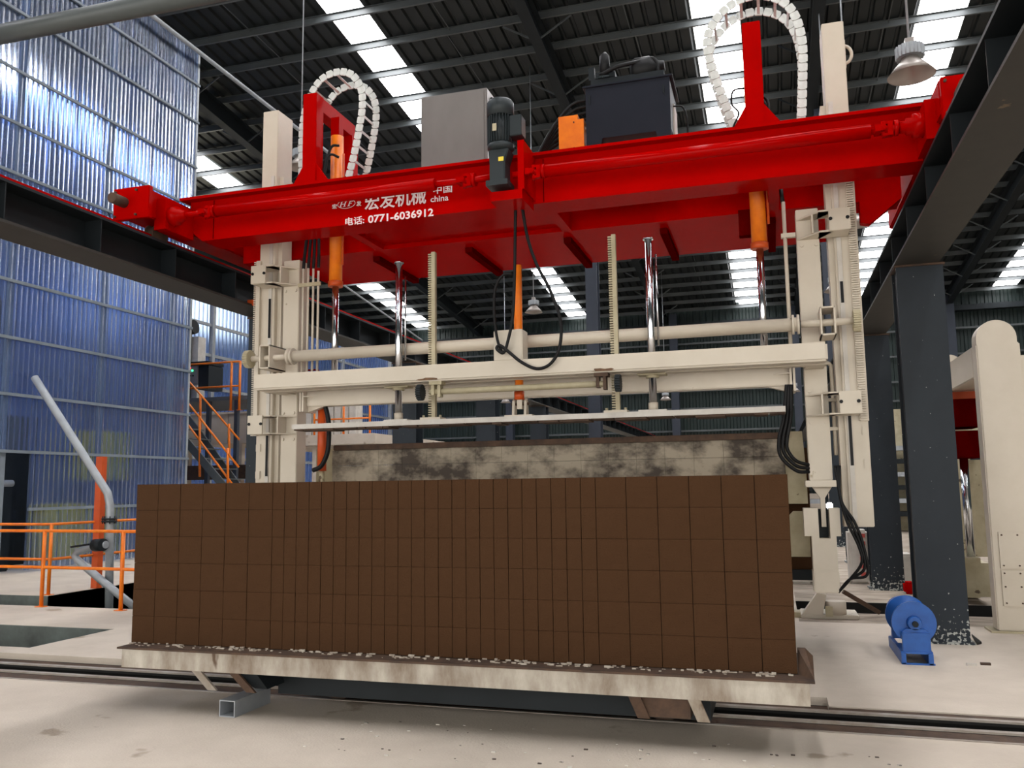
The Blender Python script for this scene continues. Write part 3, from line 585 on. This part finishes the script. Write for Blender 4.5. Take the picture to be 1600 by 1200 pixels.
B().tube(smoothpath([(.5, 8.5, 2.72), (.55, 8.5, 2.7), (.56, 8.5, 2.6), (.56, 8.5, 1.85)]), .018, 8).obj('pipe', cream, pr2); B().box(.5, .6, 8.47, 8.53, 2.35, 2.38).obj('clamp', cream, pr2); B().box(.5, .6, 8.47, 8.53, 2.08, 2.11).obj('clamp', cream, pr2)
# clamp foot under the right arm, with hoses
ft = thing('clamp_foot', 'cream clamp leg with forked top hinged under the right arm', 'clamp', (.4, 8.4, .55))
B().prism([(.33, 8.38, 1.56), (.5, 8.38, 1.56), (.435, 8.38, 1.46), (.435, 8.38, 1.2), (.395, 8.38, 1.2), (.395, 8.38, 1.46)], (0, .05, 0)).obj('hinge_tongue', cream, ft)
b = B(); b.prism([(.24, 8.3, 1.12), (.3, 8.3, 1.12), (.3, 8.3, .72), (.51, 8.3, .72), (.51, 8.3, 1.12), (.55, 8.3, 1.12), (.55, 8.3, 1.37), (.46, 8.3, 1.37), (.46, 8.3, 1.1), (.365, 8.3, 1.1), (.365, 8.3, 1.37), (.24, 8.3, 1.37)], (0, .22, 0)); b.obj('leg', cream, ft)
b = B(); b.box(.37, .455, 8.45, 8.5, 1.1, 1.36); b.obj('slot_shadow_plate', steeldk, ft)
B().box(.295, .515, 8.28, 8.54, .62, .82).obj('lower_sleeve', cream, ft, bevel=.01); B().box(.44, .5, 8.36, 8.42, 1.36, 1.42).obj('chrome_valve', chrome, ft, bevel=.01)
B().prism([(.02, 8.75, 1.19), (.16, 8.75, 1.33), (.3, 8.75, 1.33), (.3, 8.75, .9), (.02, 8.75, .9)], (0, .05, 0)).obj('clamp_shoe', creamdirt, ft)
hs = B()
for k in range(3): hs.tube(smoothpath([(.53 + .02 * k, 8.3, 1.75), (.56, 8.25, 1.45), (.6 + .03 * k, 8.2, 1.25), (.68 + .02 * k, 8.2, 1.05), (.7 + .02 * k, 8.2, .9 - .05 * k), (.6, 8.25, .75), (.5, 8.3, .63)]), .013, 8)
tag(hs.obj('hose_group', rubber), 'black hoses hanging in a bow right of the clamp leg', 'hoses')
hs = B()
for k in range(3): hs.tube(smoothpath([(.19 - .02 * k, 8.25, 2.5), (.17 - .03 * k, 8.25, 2.2), (.13 - .035 * k, 8.25, 2.0), (.13 - .03 * k, 8.26, 1.9 - .03 * k), (.2, 8.28, 1.8 - .045 * k), (.32, 8.35, 1.76 - .03 * k)]), .017, 8)
tag(hs.obj('hose_group', rubber), 'thick black hoses bending into the left side of the right arm', 'hoses')
oc = thing('side_cylinder', 'orange red upright cylinder beside the left arm with a black hose', 'cylinder', (-4.75, 8.45, 1.8))
B().tube([(-4.78, 8.5, 1.8), (-4.78, 8.5, 2.5)], .05, 16).obj('barrel', orangered, oc); B().tube([(-4.78, 8.5, 1.68), (-4.78, 8.5, 1.8)], .03, 12).obj('rod_end', creamdirt, oc)
B().tube(smoothpath(pp([(489, 735), (502, 728), (512, 705), (514, 670), (511, 645), (505, 631), (497, 634)], 8.4), 6), .026, 10).obj('hose', rubber, oc)
# foot ironwork on the floor under the clamp
gf = thing('guide_shoe', 'cream cast shoe and linkage on the floor under the clamp leg', 'clamp', (.5, 11.2, 0))
p = at(1290, 930, Y=11.2); B().box(p.x - .3, p.x + .35, 11.0, 11.5, 0, .05).obj('base', cream, gf, bevel=.01)
B().prism([(p.x - .28, 11.0, .05), (p.x - .1, 11.0, .3), (p.x, 11.0, .28), (p.x - .05, 11.0, .05)], (0, .15, 0)).obj('lever', cream, gf); B().tube([(p.x + .1, 11.1, .05), (p.x + .1, 11.1, .2)], .12, 16).obj('hub', cream, gf); B().box(p.x - .02, p.x + .06, 10.98, 11.0, .03, .15).obj('catch', creamdirt, gf)
B().box(p.x - .6, p.x - .3, 11.05, 11.3, 0, .06).obj('toe', creamdirt, gf); B().bar((p.x + .2, 11.2, .3), (p.x + .6, 11.3, .05), .05, .05).obj('link_bar', rust, gf)
# ================================================================== the cake of aerated concrete on its side plate
cake = thing('aerated_concrete_cake', 'large brown wire-cut cake of fresh aerated concrete standing on its side plate', 'concrete cake', (-2.32, 5.85, .46))
B().box(-4.715, .075, 5.57, 6.14, .47, 1.64).obj('core', corem, cake)
wd = [.2] * 6 + [.1] * 24 + [.2] * 6
b = B(); g = .0035
mesh = {}
for w_ in (.1, .2):
    b = B(); b.box(g / 2, w_ - g / 2, 0, .58, g / 2, .2 - g / 2); mesh[w_] = b.mesh('block', blockm, bevel=.0012)
x = -4.72; random.seed(11)
for i, w_ in enumerate(wd):
    for r_ in range(6):
        place('block', mesh[w_], cake, (x, 5.55 + random.uniform(-.0015, .0015), .465 + .198 * r_))
    x += w_
b = B(); random.seed(2)
for k in range(260):
    x = random.uniform(-4.7, .05); s_ = random.uniform(.004, .016); y = random.uniform(5.44, 5.545); b.box(x, x + s_ * random.uniform(1, 3), y, y + s_, .465, .465 + s_ * random.uniform(.3, .9))
tag(b.obj('concrete_crumbs', mat('pale_crumbs', (.55, .5, .42), (.2, .14, .1), .9, scale=20)), 'pale crumbs strewn along the ledge in front of the cake', 'crumbs')['kind'] = 'stuff'
sp = thing('side_plate', 'stained whitish steel side plate carrying the brown cake', 'plate', (-2.27, 5.8, .32))
B().box(-4.70, .17, 5.38, 6.25, .45, .463).obj('top_flange', rust, sp); b = B(); b.box(-4.67, .14, 5.40, 5.46, .318, .45); b.obj('front_face', platem, sp)
B().box(-4.67, .14, 6.1, 6.2, .32, .45).obj('rear_face', platem, sp)
for x in (-4.65, .11): B().box(x, x + .02, 5.46, 6.1, .32, .45).obj('end_face', platem, sp)
B().prism([(.085, 5.56, .463), (.17, 5.44, .463), (.17, 5.52, .58), (.13, 5.6, .61), (.085, 5.6, .61)], (0, .02, 0)).obj('end_stop', rust, sp)
for x, dx, c in ((-4.07, .11, rustled), (-3.76, .12, rust), (-.92, .05, rust), (-.56, .05, platem)):
    B().prism([(x, 5.41, .318), (x + .075, 5.41, .318), (x + .075 + dx, 5.45, .18), (x + dx, 5.45, .18)], (0, .02, 0)).obj('support_bracket', c, sp)
B().prism([(-3.8, 5.43, .318), (-3.55, 5.43, .318), (-3.5, 5.5, .2), (-3.6, 5.5, .2)], (0, .3, 0)).obj('support_rib', steeldk, sp); B().box(-.86, -.55, 5.46, 5.7, .19, .318).obj('support_rib', rust, sp)
cr_ = thing('rail_car', 'dark low rail car under the side plate, standing on the trench rails', 'cart', (-2.2, 6.5, -.02))
B().box(-3.55, -.45, 5.72, 6.85, .12, .31).obj('chassis', steeldk, cr_)
for x in (-3.3, -.8):
    for y in (6.19, 6.69): B().lathe((x, y - .03, .08), (0, 1, 0), [(0, .1), (.06, .1)], 18).obj('wheel', rust, cr_)
for y0, y1, lab in ((6.335, 6.385, 'front worn steel rail edging the black slot in the floor'), (6.62, 6.67, 'rear worn steel rail edging the black slot in the floor')):
    t = thing('rail', lab, 'rail', (0, y0, -.3)); B().box(-16, 14, y0, y1, -.01, .004).obj('worn_head', rustled, t)
    ym = (y0 + y1) / 2; b = B(); b.prism([(-16, ym + q, z) for q, z in ((-.05, -.3), (.05, -.3), (.05, -.28), (.01, -.26), (.01, -.05), (.024, -.03), (.024, -.01), (-.024, -.01), (-.024, -.03), (-.01, -.05), (-.01, -.26), (-.05, -.28))], (30, 0, 0)); b.obj('rail_body', black, t)  # rail body coloured black for the shadow down in the slot
tag(B().box(-16, 14, 6.125, 6.33, -.3, -.012).obj('rusted_sill', rust), 'rust-brown steel sill between the front floor and the rail', 'edging')
tag(B().box(-16, 14, 6.09, 6.12, -.15, .004).obj('edge_angle', rustled), 'steel angle lining the front edge of the rail trench', 'edging')
tag(B().box(-16, .3, 6.72, 7.03, -.3, -.06).obj('trench_ledge', rust), 'rusty ledge along the rear side of the rail trench', 'edging')
# square tube on the floor
b = B(); a0, a1, t_ = .13, .12, .008
o = [(-.065, 0), (.065, 0), (.065, .115), (-.065, .115)]; i_ = [(-.057, .008), (.057, .008), (.057, .107), (-.057, .107)]
for k in range(4):
    p0, p1, q0, q1 = o[k], o[(k + 1) % 4], i_[k], i_[(k + 1) % 4]; b.prism([(p0[0], 0, p0[1]), (p1[0], 0, p1[1]), (q1[0], 0, q1[1]), (q0[0], 0, q0[1])], (0, .44, 0))
st_ = b.obj('square_tube', galvpipe); st_.location = (-3.80, 5.46, 0); st_.rotation_euler = (0, 0, -.02); tag(st_, 'short grey square steel tube lying on the front floor', 'tube')
b = B(); random.seed(21)
for k in range(70):
    x = random.uniform(-3, .6); y = random.uniform(4.9, 5.7); s_ = random.uniform(.004, .013); b.box(x, x + s_ * 2, y, y + s_, 0, s_ * .5)
tag(b.obj('floor_crumbs', mat('crumb_mix', (.6, .56, .5), (.08, .06, .05), .9, scale=3, spread=.05)), 'scattered crumbs on the floor in front of the cake', 'crumbs')['kind'] = 'stuff'
# ================================================================== back plate behind the cake
bp_ = thing('mould_side_plate', 'slurry-stained mould plate held behind the brown cake', 'plate', (CX, 8.9, .6))
x = -4.79
while x < .1:
    x2 = min(x + .288, .11); B().box(x + .002, x2, 8.75, 8.8, 1.86, 2.03).obj('plate_panel', moldm, bp_); B().box(x + .002, x2, 8.752, 8.8, .9, 1.857).obj('plate_panel', moldm, bp_); x = x2
B().box(-4.75, .14, 8.7, 8.95, 2.03, 2.09).obj('top_rail', rust, bp_, bevel=.006)
B().box(-5.05, -4.79, 8.85, 8.9, .9, 2.06).obj('side_flange', creamdirt, bp_)
B().prism([(.11, 8.8, 2.1), (.28, 8.8, 2.1), (.3, 8.8, 1.7), (.3, 8.8, 1.4), (.11, 8.8, 1.4)], (0, .05, 0)).obj('side_flange', creamdirt, bp_)
bk = thing('rear_cake', 'second brown concrete cake just visible behind the right side plate', 'concrete cake', (.9, 9.6, .5))
B().box(-.6, .33, 9.1, 9.6, .75, 1.95).obj('cake_body', blockm, bk, bevel=.004); B().box(-.6, .4, 9.05, 9.7, .65, .75).obj('pallet', steeldk, bk); B().box(-.5, -.4, 9.1, 9.6, 0, .65).obj('leg', steeldk, bk); B().box(-.2, -.1, 9.1, 9.6, 0, .65).obj('leg', steeldk, bk)
# ================================================================== left foreground railing, valve pipe
def railing(name, lab, posts, h, zmid, ends=None, mt=orange, r=.022, group=None):
    posts = [Vector(p) for p in posts]; t = thing(name, lab, 'railing', posts[0], group)
    ra = [posts[0] if not ends else Vector(ends[0])] + posts[(0 if ends else 1):] + ([Vector(ends[1])] if ends else [])
    for z in (h, zmid): B().tube([q + Vector((0, 0, z)) for q in ra], r, 10).obj('rail', mt, t)
    for q in posts: B().tube([q, q + Vector((0, 0, h))], r * 1.25, 10).obj('post', mt, t); B().box(q.x - .07, q.x + .07, q.y - .05, q.y + .05, q.z, q.z + .01).obj('foot_plate', mt, t)
    return t
railing('railing', 'front orange two-rail railing beside the left pit', [(-12.6, 9.93, 0), (-10.0, 9.93, 0), (-8.57, 9.85, 0)], 1.06, .55, ((-14.6, 9.95, 0), (-7.2, 9.75, 0)))
railing('railing', 'rear orange railing turning the corner behind the front one', [(-13.4, 11.1, 0), (-11.05, 11.1, 0), (-11.02, 15.5, 0)], 1.10, .55, None)
tag(B().box(-11.05, -10.93, 11.98, 12.1, 0, 2.2).obj('orange_stanchion', orangered), 'thick orange red steel post propping the grey valve pipe', 'post')
vp = thing('valve_pipe', 'grey steel pipe with valve and elbow running down beside the railing', 'pipe', (-10.3, 11.6, -.5))
Yp = 11.6; v = pp([(54, 590), (168, 770), (172, 790), (171, 950)], Yp); v[3].z = -.5
B().tube(smoothpath([v[0], v[0].lerp(v[1], .5), v[0].lerp(v[1], .95)], 3) + smoothpath([v[1], v[2]], 3) + [v[3]], .063, 16).obj('pipe', galvpipe, vp)
q = v[2] + Vector((0, 0, -.2)); B().lathe(q, (0, 0, -1), [(0, .12), (.025, .12), (.025, .06), (.04, .06), (.04, .12), (.065, .12)], 20).obj('flange', steeldk, vp)
b = B(); [b.tube([(q.x + math.cos(a) * .1, q.y + math.sin(a) * .1, q.z - .09), (q.x + math.cos(a) * .1, q.y + math.sin(a) * .1, q.z + .03)], .01, 6) for a in [k * math.pi / 4 for k in range(8)]]; b.obj('flange_bolts', steeldk, vp, kind='stuff')
e = pp([(166, 851), (150, 852), (122, 862), (117, 868), (122, 876), (160, 908), (212, 950)], 11.45)
B().tube([e[0], e[1], e[2], e[3], e[4], e[5], e[6]], .06, 14).obj('branch_pipe', galvpipe, vp); B().tube([e[0] + Vector((-.02, -.04, 0)), e[1] + Vector((-.02, 0, 0))], .1, 16).obj('valve', steeldk, vp)
B().bar(e[1] + Vector((-.05, -.1, .02)), e[2] + Vector((-.05, -.1, .08)), .04, .03).obj('valve_handle', rubber, vp)
# overhead tube top left
tag(B().tube([at(-150, 84, Y=5.3), at(430, -32, Y=5.3)], .079, 24).obj('overhead_pipe', mat('grey_tube_paint', (.075, .085, .085), (.055, .063, .063), .45)), 'thick grey pipe crossing overhead in the top left corner', 'pipe')
tag(B().tube([at(232, 20, X=-14.3), at(515, 240, X=-14.3), at(700, 382, X=-14.3)], .06, 10).obj('conduit', galvpipe), 'long pale conduit running back under the roof beside the enclosure', 'conduit')
B().tube([at(525, 437, X=-13.2), at(660, 532, X=-13.2)], .03, 8).obj('tension_cable', galvpipe, ceiling)
# ================================================================== platform, stair and tank at mid left
pf = thing('stair', 'grey steel stair with open treads and orange handrails', 'stair', (-13, 21, 0))
s1 = pp([(268, 662), (350, 760)], 20.6); s2 = pp([(283, 640), (372, 760)], 21.7)
for q_ in (s1, s2): q_[1] = q_[0] + (q_[1] - q_[0]) * (q_[0].z / (q_[0].z - q_[1].z))
for s_ in (s1, s2): B().bar(s_[0], s_[1], .05, .22).obj('stringer', galv, pf)
for k in range(12):
    t = (k + .5) / 12; a = s1[0].lerp(s1[1], t); c = s2[0].lerp(s2[1], t); c.z = a.z; c.x = a.x; B().box(a.x - .12, a.x + .14, 20.6, 21.7, a.z, a.z + .03).obj('tread', galv, pf)
for l_ in ([(276, 607), (373, 730)], [(276, 640), (373, 770)]): B().tube(pp(l_, 20.6), .03, 8).obj('handrail', orange, pf)
for l_ in ([(284, 583), (374, 687)],): B().tube(pp(l_, 21.7), .03, 8).obj('handrail', orange, pf)
for x0, y0, y1, Y in ((312, 650, 745, 20.6), (356, 700, 760, 20.6), (313, 617, 672, 21.7), (358, 662, 715, 21.7)): B().tube(pp([(x0, y0), (x0, y1)], Y), .035, 8).obj('handrail_post', orange, pf)
pl_ = thing('platform', 'grey steel work platform above the concrete tank at mid left', 'platform', (-14, 23, 2.5))
a = at(286, 648, Y=22.5); c = at(395, 650, Y=22.5); zf = at(300, 622, Y=22.5).z
B().box(a.x - 3, c.x, 22.5, 25.5, zf - .12, zf).obj('deck', galv, pl_)
for x in (a.x + .9, c.x - .6): B().box(x - .06, x + .06, 22.5, 22.62, 0, zf - .12).obj('leg', slatefar, pl_)
railing('railing', 'orange railing on the work platform behind the stair', [(a.x + .15, 22.45, zf - .45), (a.x + 1.75, 22.45, zf - .45), (c.x - .45, 22.45, zf - .45)], 1.5, .75, None, orange, .03)
railing('railing', 'red railing at the rear side of the work platform', [(a.x + 1.3, 25.3, zf), (a.x + 2.2, 25.3, zf), (a.x + 3.1, 25.3, zf)], 1.1, .55, None, reddark, .03)
p0 = at(289, 600, Y=23.2); p1 = at(309, 571, Y=23.2)
cb = thing('control_box', 'grey control box with red and green lamps on the platform', 'control box', (p0.x, 23.2, p0.z - .3))
B().box(p0.x, p1.x, 23.2, 23.6, p0.z, p1.z).obj('body', greycab, cb, bevel=.01); B().box(p1.x, p1.x + .38, 23.25, 24, p0.z - .2, p1.z).obj('dark_housing', steeldk, cb); B().box(p0.x - .4, p1.x + .4, 23.15, 24, p1.z + .02, p1.z + .12).obj('top_cover', steeldk, cb)
for (px, py), c_, nm in (((296, 575), (1, .05, .05), 'red_lamp'), ((300, 579), (.05, 1, .3), 'green_lamp')):
    q = at(px, py, Y=23.18); B().lathe((q.x, 23.2, q.z), (0, -1, 0), [(0, .035), (.03, .03)], 12).obj(nm, mat(nm, c_, emit=c_, es=3), cb)
b = B(); [b.lathe((at(px, 587, Y=23.2).x, 23.2, at(px, 587, Y=23.2).z), (0, -1, 0), [(0, .03), (.02, .03)], 8) for px in (294, 298, 302)]; b.obj('push_buttons', rubber, cb, kind='stuff')
fs = thing('dust_duct', 'black upright duct with round top behind the control box', 'duct', (-14, 24, zf))
q0 = at(291, 572, Y=24); q1 = at(291, 520, Y=24); B().tube([(q0.x, 24, zf), (q0.x, 24, q1.z)], .16, 14).obj('pipe', rubber, fs); B().lathe((q0.x - .3, 24, q1.z + .1), (1, 0, .15), [(0, .24), (.6, .24)], 16).obj('drum', rubber, fs)
q2 = at(304, 568, Y=24.2); B().box(q2.x - .2, q2.x + .2, 24.1, 24.5, zf, at(304, 527, Y=24.2).z).obj('pale_casing', white, fs)
tk2 = thing('concrete_tank', 'raw concrete tank wall behind the stair', 'tank', (-13, 26, 0))
a = at(288, 690, Y=26); c = at(400, 690, Y=26); zt0 = at(330, 694, Y=26).z; zt1 = at(330, 648, Y=26).z
x = a.x - .6
while x < c.x: B().box(x + .01, x + 1.19, 26, 26.3, zt0, zt1).obj('wall_panel', concrete, tk2); x += 1.2
B().box(a.x - .6, c.x, 25.9, 26.4, zt1, zt1 + .06).obj('coping', concrete, tk2); B().box(a.x - .2, c.x, 26.4, 29, zt0, zt0 + .3).obj('base_slab', concrete, tk2)
B().box(a.x - .6, c.x, 26.0, 26.3, zt0 - 1.25, zt0 - .75).obj('lower_beam', rust, tk2); 
for x in (a.x, a.x + 2.2): B().box(x - .12, x + .12, 26.1, 26.3, 0, zt0).obj('leg', concrete, tk2)
B().box(a.x - .2, c.x, 30, 30.1, 0, 1.4).obj('low_wall', concrete, tk2)
for px in (325,): 
    q = at(px, 705, Y=38); B().box(q.x - 1.6, q.x + 1.6, 38, 38.1, q.z - .5, q.z + .5).obj('window_3', winm, kind='structure')  # lit opening, done as a glowing panel standing free
dk = thing('concrete_deck', 'stained concrete deck edge seen between the left arm and the hose', 'deck', (-11, 24, 0))
a = at(470, 690, Y=24); c = at(585, 690, Y=24); z0, z1 = at(540, 695, Y=24).z, at(540, 678, Y=24).z
B().box(a.x - 2, c.x, 24, 30, z0, z1).obj('slab', concrete, dk, bevel=.02); B().box(c.x - .6, c.x - .3, 24.2, 24.5, 0, z0).obj('leg', concrete, dk); B().box(a.x + .3, a.x + .6, 24.2, 24.5, 0, z0).obj('leg', concrete, dk)
railing('railing', 'orange railing on the concrete deck behind the left arm', [(a.x + .3, 24.3, z1), (at(537, 650, Y=24.3).x, 24.3, z1), (at(578, 650, Y=24.3).x, 24.3, z1)], .95, .5, None, orange, .028)
q0 = at(492, 665, Y=28); q1 = at(549, 622, Y=28)
cn = thing('pale_container', 'pale ribbed container standing on the concrete deck', 'container', (q0.x, 28, z1))
x = q0.x - 1.
while x < q1.x: B().box(x + .02, x + .26, 27.98, 28.1, z1, q1.z).obj('rib', white, cn); x += .3
B().box(q0.x - 1., q1.x, 28.05, 28.9, z1, q1.z).obj('body', white, cn)
# ================================================================== cream frame at far right
rf = thing('cream_press_frame', 'tall cream portal frame with rounded top at the right edge', 'frame', (2.4, 10.4, 0))
B().box(2.19, 2.62, 10.4, 10.62, .02, 3.09).obj('front_post', cream, rf, bevel=.012); B().box(2.62, 3.1, 10.45, 10.62, .02, 2.95).obj('side_panel', cream, rf, bevel=.01)
B().prism([(2.19, 10.62, 3.09), (2.19, 13.4, 3.09), (2.19, 13.4, 2.74), (2.19, 10.62, 2.74)], (.4, 0, 0)).obj('top_beam', cream, rf, bevel=.01)
B().box(2.19, 2.6, 13.2, 13.5, .02, 2.74).obj('rear_post', creamdirt, rf)
for y in (10.42, 13.1):
    b = B(); b.prism([(2.4 + .2 * math.cos(t), y, 3.15 + .2 * math.sin(t)) for t in [math.pi * k / 16 for k in range(17)]] + [(2.2, y, 3.09), (2.6, y, 3.09)], (0, .22, 0)); b.obj('round_cap', cream, rf)
for z0, z1 in ((.28, 1.05), (1.15, 1.25)): 
    if z1 - z0 > .3:
        cv = B().box(2.26, 2.6, 10.385, 10.4, z0, z0 + .37).obj('cover_plate', cream, rf); cv2 = B().box(2.26, 2.6, 10.385, 10.4, z0 + .39, z1).obj('cover_plate', cream, rf)
        b = B(); [b.tube([(x, 10.375, z), (x, 10.386, z)], .009, 8) for x in (2.29, 2.44, 2.57) for z in (z0 + .03, z0 + .2, z0 + .34)]; b.obj('screws', rust, cv, kind='stuff')
        b = B(); [b.tube([(x, 10.375, z), (x, 10.386, z)], .009, 8) for x in (2.29, 2.44, 2.57) for z in (z0 + .42, z1 - .03)]; b.obj('screws', rust, cv2, kind='stuff')
B().box(2.12, 3.1, 10.36, 10.7, 0, .02).obj('base', creamdirt, rf)
rr_ = thing('red_press_head', 'dark red press head with chrome rod inside the cream frame', 'press', (2.1, 11.8, 1))
def bx(px0, py0, px1, py1, Y, d, nm, mt, t, bv=0):
    a = at(px0, py1, Y=Y); c = at(px1, py0, Y=Y); return B().box(a.x, c.x, Y, Y + d, a.z, c.z).obj(nm, mt, t, bevel=bv)
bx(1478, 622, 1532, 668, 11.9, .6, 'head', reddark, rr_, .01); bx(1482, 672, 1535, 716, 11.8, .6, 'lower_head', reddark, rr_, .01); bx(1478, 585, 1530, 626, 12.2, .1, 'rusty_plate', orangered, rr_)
a = at(1507, 716, Y=11.9); c = at(1512, 870, Y=11.9); B().tube([(a.x, 11.95, a.z), (a.x, 11.95, c.z)], .05, 16).obj('chrome_rod', chrome, rr_)
bx(1522, 718, 1545, 870, 12.3, .1, 'guide_rail', creamdirt, rr_); bx(1500, 872, 1532, 880, 11.85, .25, 'foot_flange', creamdirt, rr_); a = at(1505, 930, Y=11.9); bx(1505, 880, 1545, 932, 12.62, .5, 'foot_block', creamdirt, rr_)
# ================================================================== blue winch
wn = thing('winch', 'bright blue winch with twin disc drum on the floor by the column', 'winch', (1.12, 8.8, 0))
def wx(px, py, Y): p = at(px, py, Y=Y); return p
c1 = wx(1425, 987, 8.55); c2 = wx(1405, 969, 9.1)
B().box(1.0, 1.04, 8.45, 9.35, 0, .1).obj('base_channel', bluem, wn, bevel=.004); B().box(1.22, 1.26, 8.45, 9.35, 0, .1).obj('base_channel', bluem, wn, bevel=.004)
B().box(1.0, 1.27, 8.45, 8.47, 0, .015).obj('base_end', bluem, wn); B().box(1.0, 1.26, 8.47, 8.9, .09, .11).obj('base_deck', bluem, wn)
B().box(1.02, 1.25, 8.48, 8.53, .1, .27).obj('pedestal', bluem, wn, bevel=.006); B().box(1.02, 1.25, 9.2, 9.3, .1, .3).obj('pedestal', bluem, wn, bevel=.006)
zc = .345; xc = 1.135
d = B(); d.lathe((xc, 8.56, zc), (0, 1, 0), [(0, .185), (.03, .185), (.03, .11), (.45, .11), (.45, .185), (.48, .185)], 32); dr = d.obj('drum', bluem, wn)
B().lathe((xc, 8.5, zc), (0, 1, 0), [(0, .055), (.06, .065)], 20).obj('bearing_cap', bluem, wn); B().lathe((xc, 8.46, zc), (0, 1, 0), [(0, .025), (.05, .025)], 14).obj('shaft_end', steeldk, wn)
B().lathe((xc, 9.12, zc + .0), (0, 1, 0), [(0, .14), (.25, .14), (.28, .1)], 24).obj('gear_housing', bluem, wn)
B().prism([(1.02, 8.5, .27), (1.25, 8.5, .27), (1.21, 8.5, .3), (1.06, 8.5, .3)], (0, .05, 0)).obj('bearing_foot', bluem, wn)
# small things at right and behind
tag(B().prism([tuple(at(1518, 993, Z=0.)), tuple(at(1534, 1006, Z=0.)), tuple(at(1527, 1008, Z=0.))], (0, 0, .02)).obj('black_strap', rubber), 'black curved strap on the floor beside the nearest column', 'strap')
for (px, py), lb in (((1518, 1040), 'white crumb of rubble on the floor right of the winch'), ((1540, 1039), 'thin dark splinter on the floor right of the winch')):
    q = at(px, py, Z=0); tag(B().box(q.x - .04, q.x + .04, q.y - .015, q.y + .015, 0, .02).obj('floor_scrap', white if px < 1530 else rust), lb, 'scrap')
def small(nm, px0, py0, px1, py1, Y, d, mt, lb, cat, bv=.01, ground=False):
    a = at(px0, py1, Y=Y); c = at(px1, py0, Y=Y)
    return tag(B().box(a.x, c.x, Y, Y + d, 0 if ground else a.z, c.z).obj(nm, mt, bevel=bv), lb, cat)
small('white_bag', 1236, 866, 1268, 908, 14.6, .5, white, 'white sack standing behind the clamp leg, left side', 'sack', .04, True)
small('white_bag', 1328, 828, 1356, 903, 14.8, .4, white, 'tall white sack with red print under the right mast', 'sack', .04, True)
small('white_bag', 1404, 866, 1428, 918, 14.9, .5, white, 'white sack between the two nearest right columns', 'sack', .04, True)
small('red_pot', 1414, 910, 1430, 925, 13.6, .2, red, 'small red plastic pot at the foot of the second column', 'pot', .03, True)
# red print on the tall sack
q = at(1347, 870, Y=14.79); b = B(); [b.box(q.x - .03, q.x + .06, 14.785, 14.792, q.z - .3 + k * .12, q.z - .24 + k * .12) for k in range(6)]; tag(b.obj('sack_print', mat('red_print', (.6, .1, .08))), 'row of red print marks on the tall white sack', 'print')
rk_ = thing('storage_rack', 'rack of grey and dark trays far behind the right columns', 'rack', (6, 30, 0))
a = at(1180, 760, Y=30)
for k in range(6):
    z = .5 + .42 * k; B().box(-2, 9, 30, 30.8, z, z + .14).obj('shelf', galvpipe if k % 2 else steeldk, rk_); 
for x in (-2, 1.6, 5.3, 8.9): B().box(x - .06, x + .06, 29.95, 30.05, 0, 2.9).obj('upright', steeldk, rk_)
B().box(1.8, 8.5, 31, 31.3, 0, 4.).obj('rear_board', creamdirt, rk_)
# ================================================================== high bay lamps
def lamp(px, py, d, lab, drop=1.2, s=1.):
    r = R3 @ Vector((px - 800, 600 - py, -F)); p = CAM + r * (d / F)
    t = thing('high_bay_lamp', lab, 'lamp', p, 'high bay lamps under the roof'); k = .27 * s
    B().lathe(p, (0, 0, 1), [(.2, .01), (.17, k * .36), (.08, k * .66), (.0, k * .95), (-.004, k), (.09, k * .72), (.18, k * .42), (.22, k * .36)], 28).obj('shade', lampm, t)
    h = B(); h.lathe(p, (0, 0, 1), [(.22, k * .55), (.36, k * .55)], 24)
    for j in range(20):
        a = j / 20 * 2 * math.pi; h.bar((p.x + math.cos(a) * k * .55, p.y + math.sin(a) * k * .55, p.z + .22), (p.x + math.cos(a) * k * .55, p.y + math.sin(a) * k * .55, p.z + .36), .03, .02)
    h.obj('heat_sink', galvpipe, t); B().box(p.x - .05, p.x + .05, p.y - .05, p.y + .05, p.z + .36, p.z + .46).obj('driver_box', lampm, t)
    top = rz(p.y) + .15; B().tube([(p.x, p.y, p.z + .44), (p.x, p.y, max(top, p.z + .8))], .015, 6).obj('hanger', galvpipe, t)
    return t
lamp(1424, 118, 10.3, 'nearest high bay lamp, hanging before the bright skylight at upper right')
lamp(834, 488, 26, 'pale high bay lamp seen right of the orange press cylinder')
lamp(1335, 352, 16, 'high bay lamp half hidden behind the right mast')
lamp(470, 262, 17, 'high bay lamp peeping from behind the left red portal frame')
lamp(1305, 455, 22, 'high bay lamp between the right arm and the mast')
lamp(790, 629, 44, 'tiny far lamp left of the hinge under the beam'); lamp(1040, 625, 44, 'tiny far lamp right of the thin guide rod', s=1.1); lamp(1240, 612, 36, 'small far lamp left of the right arm below the beam')
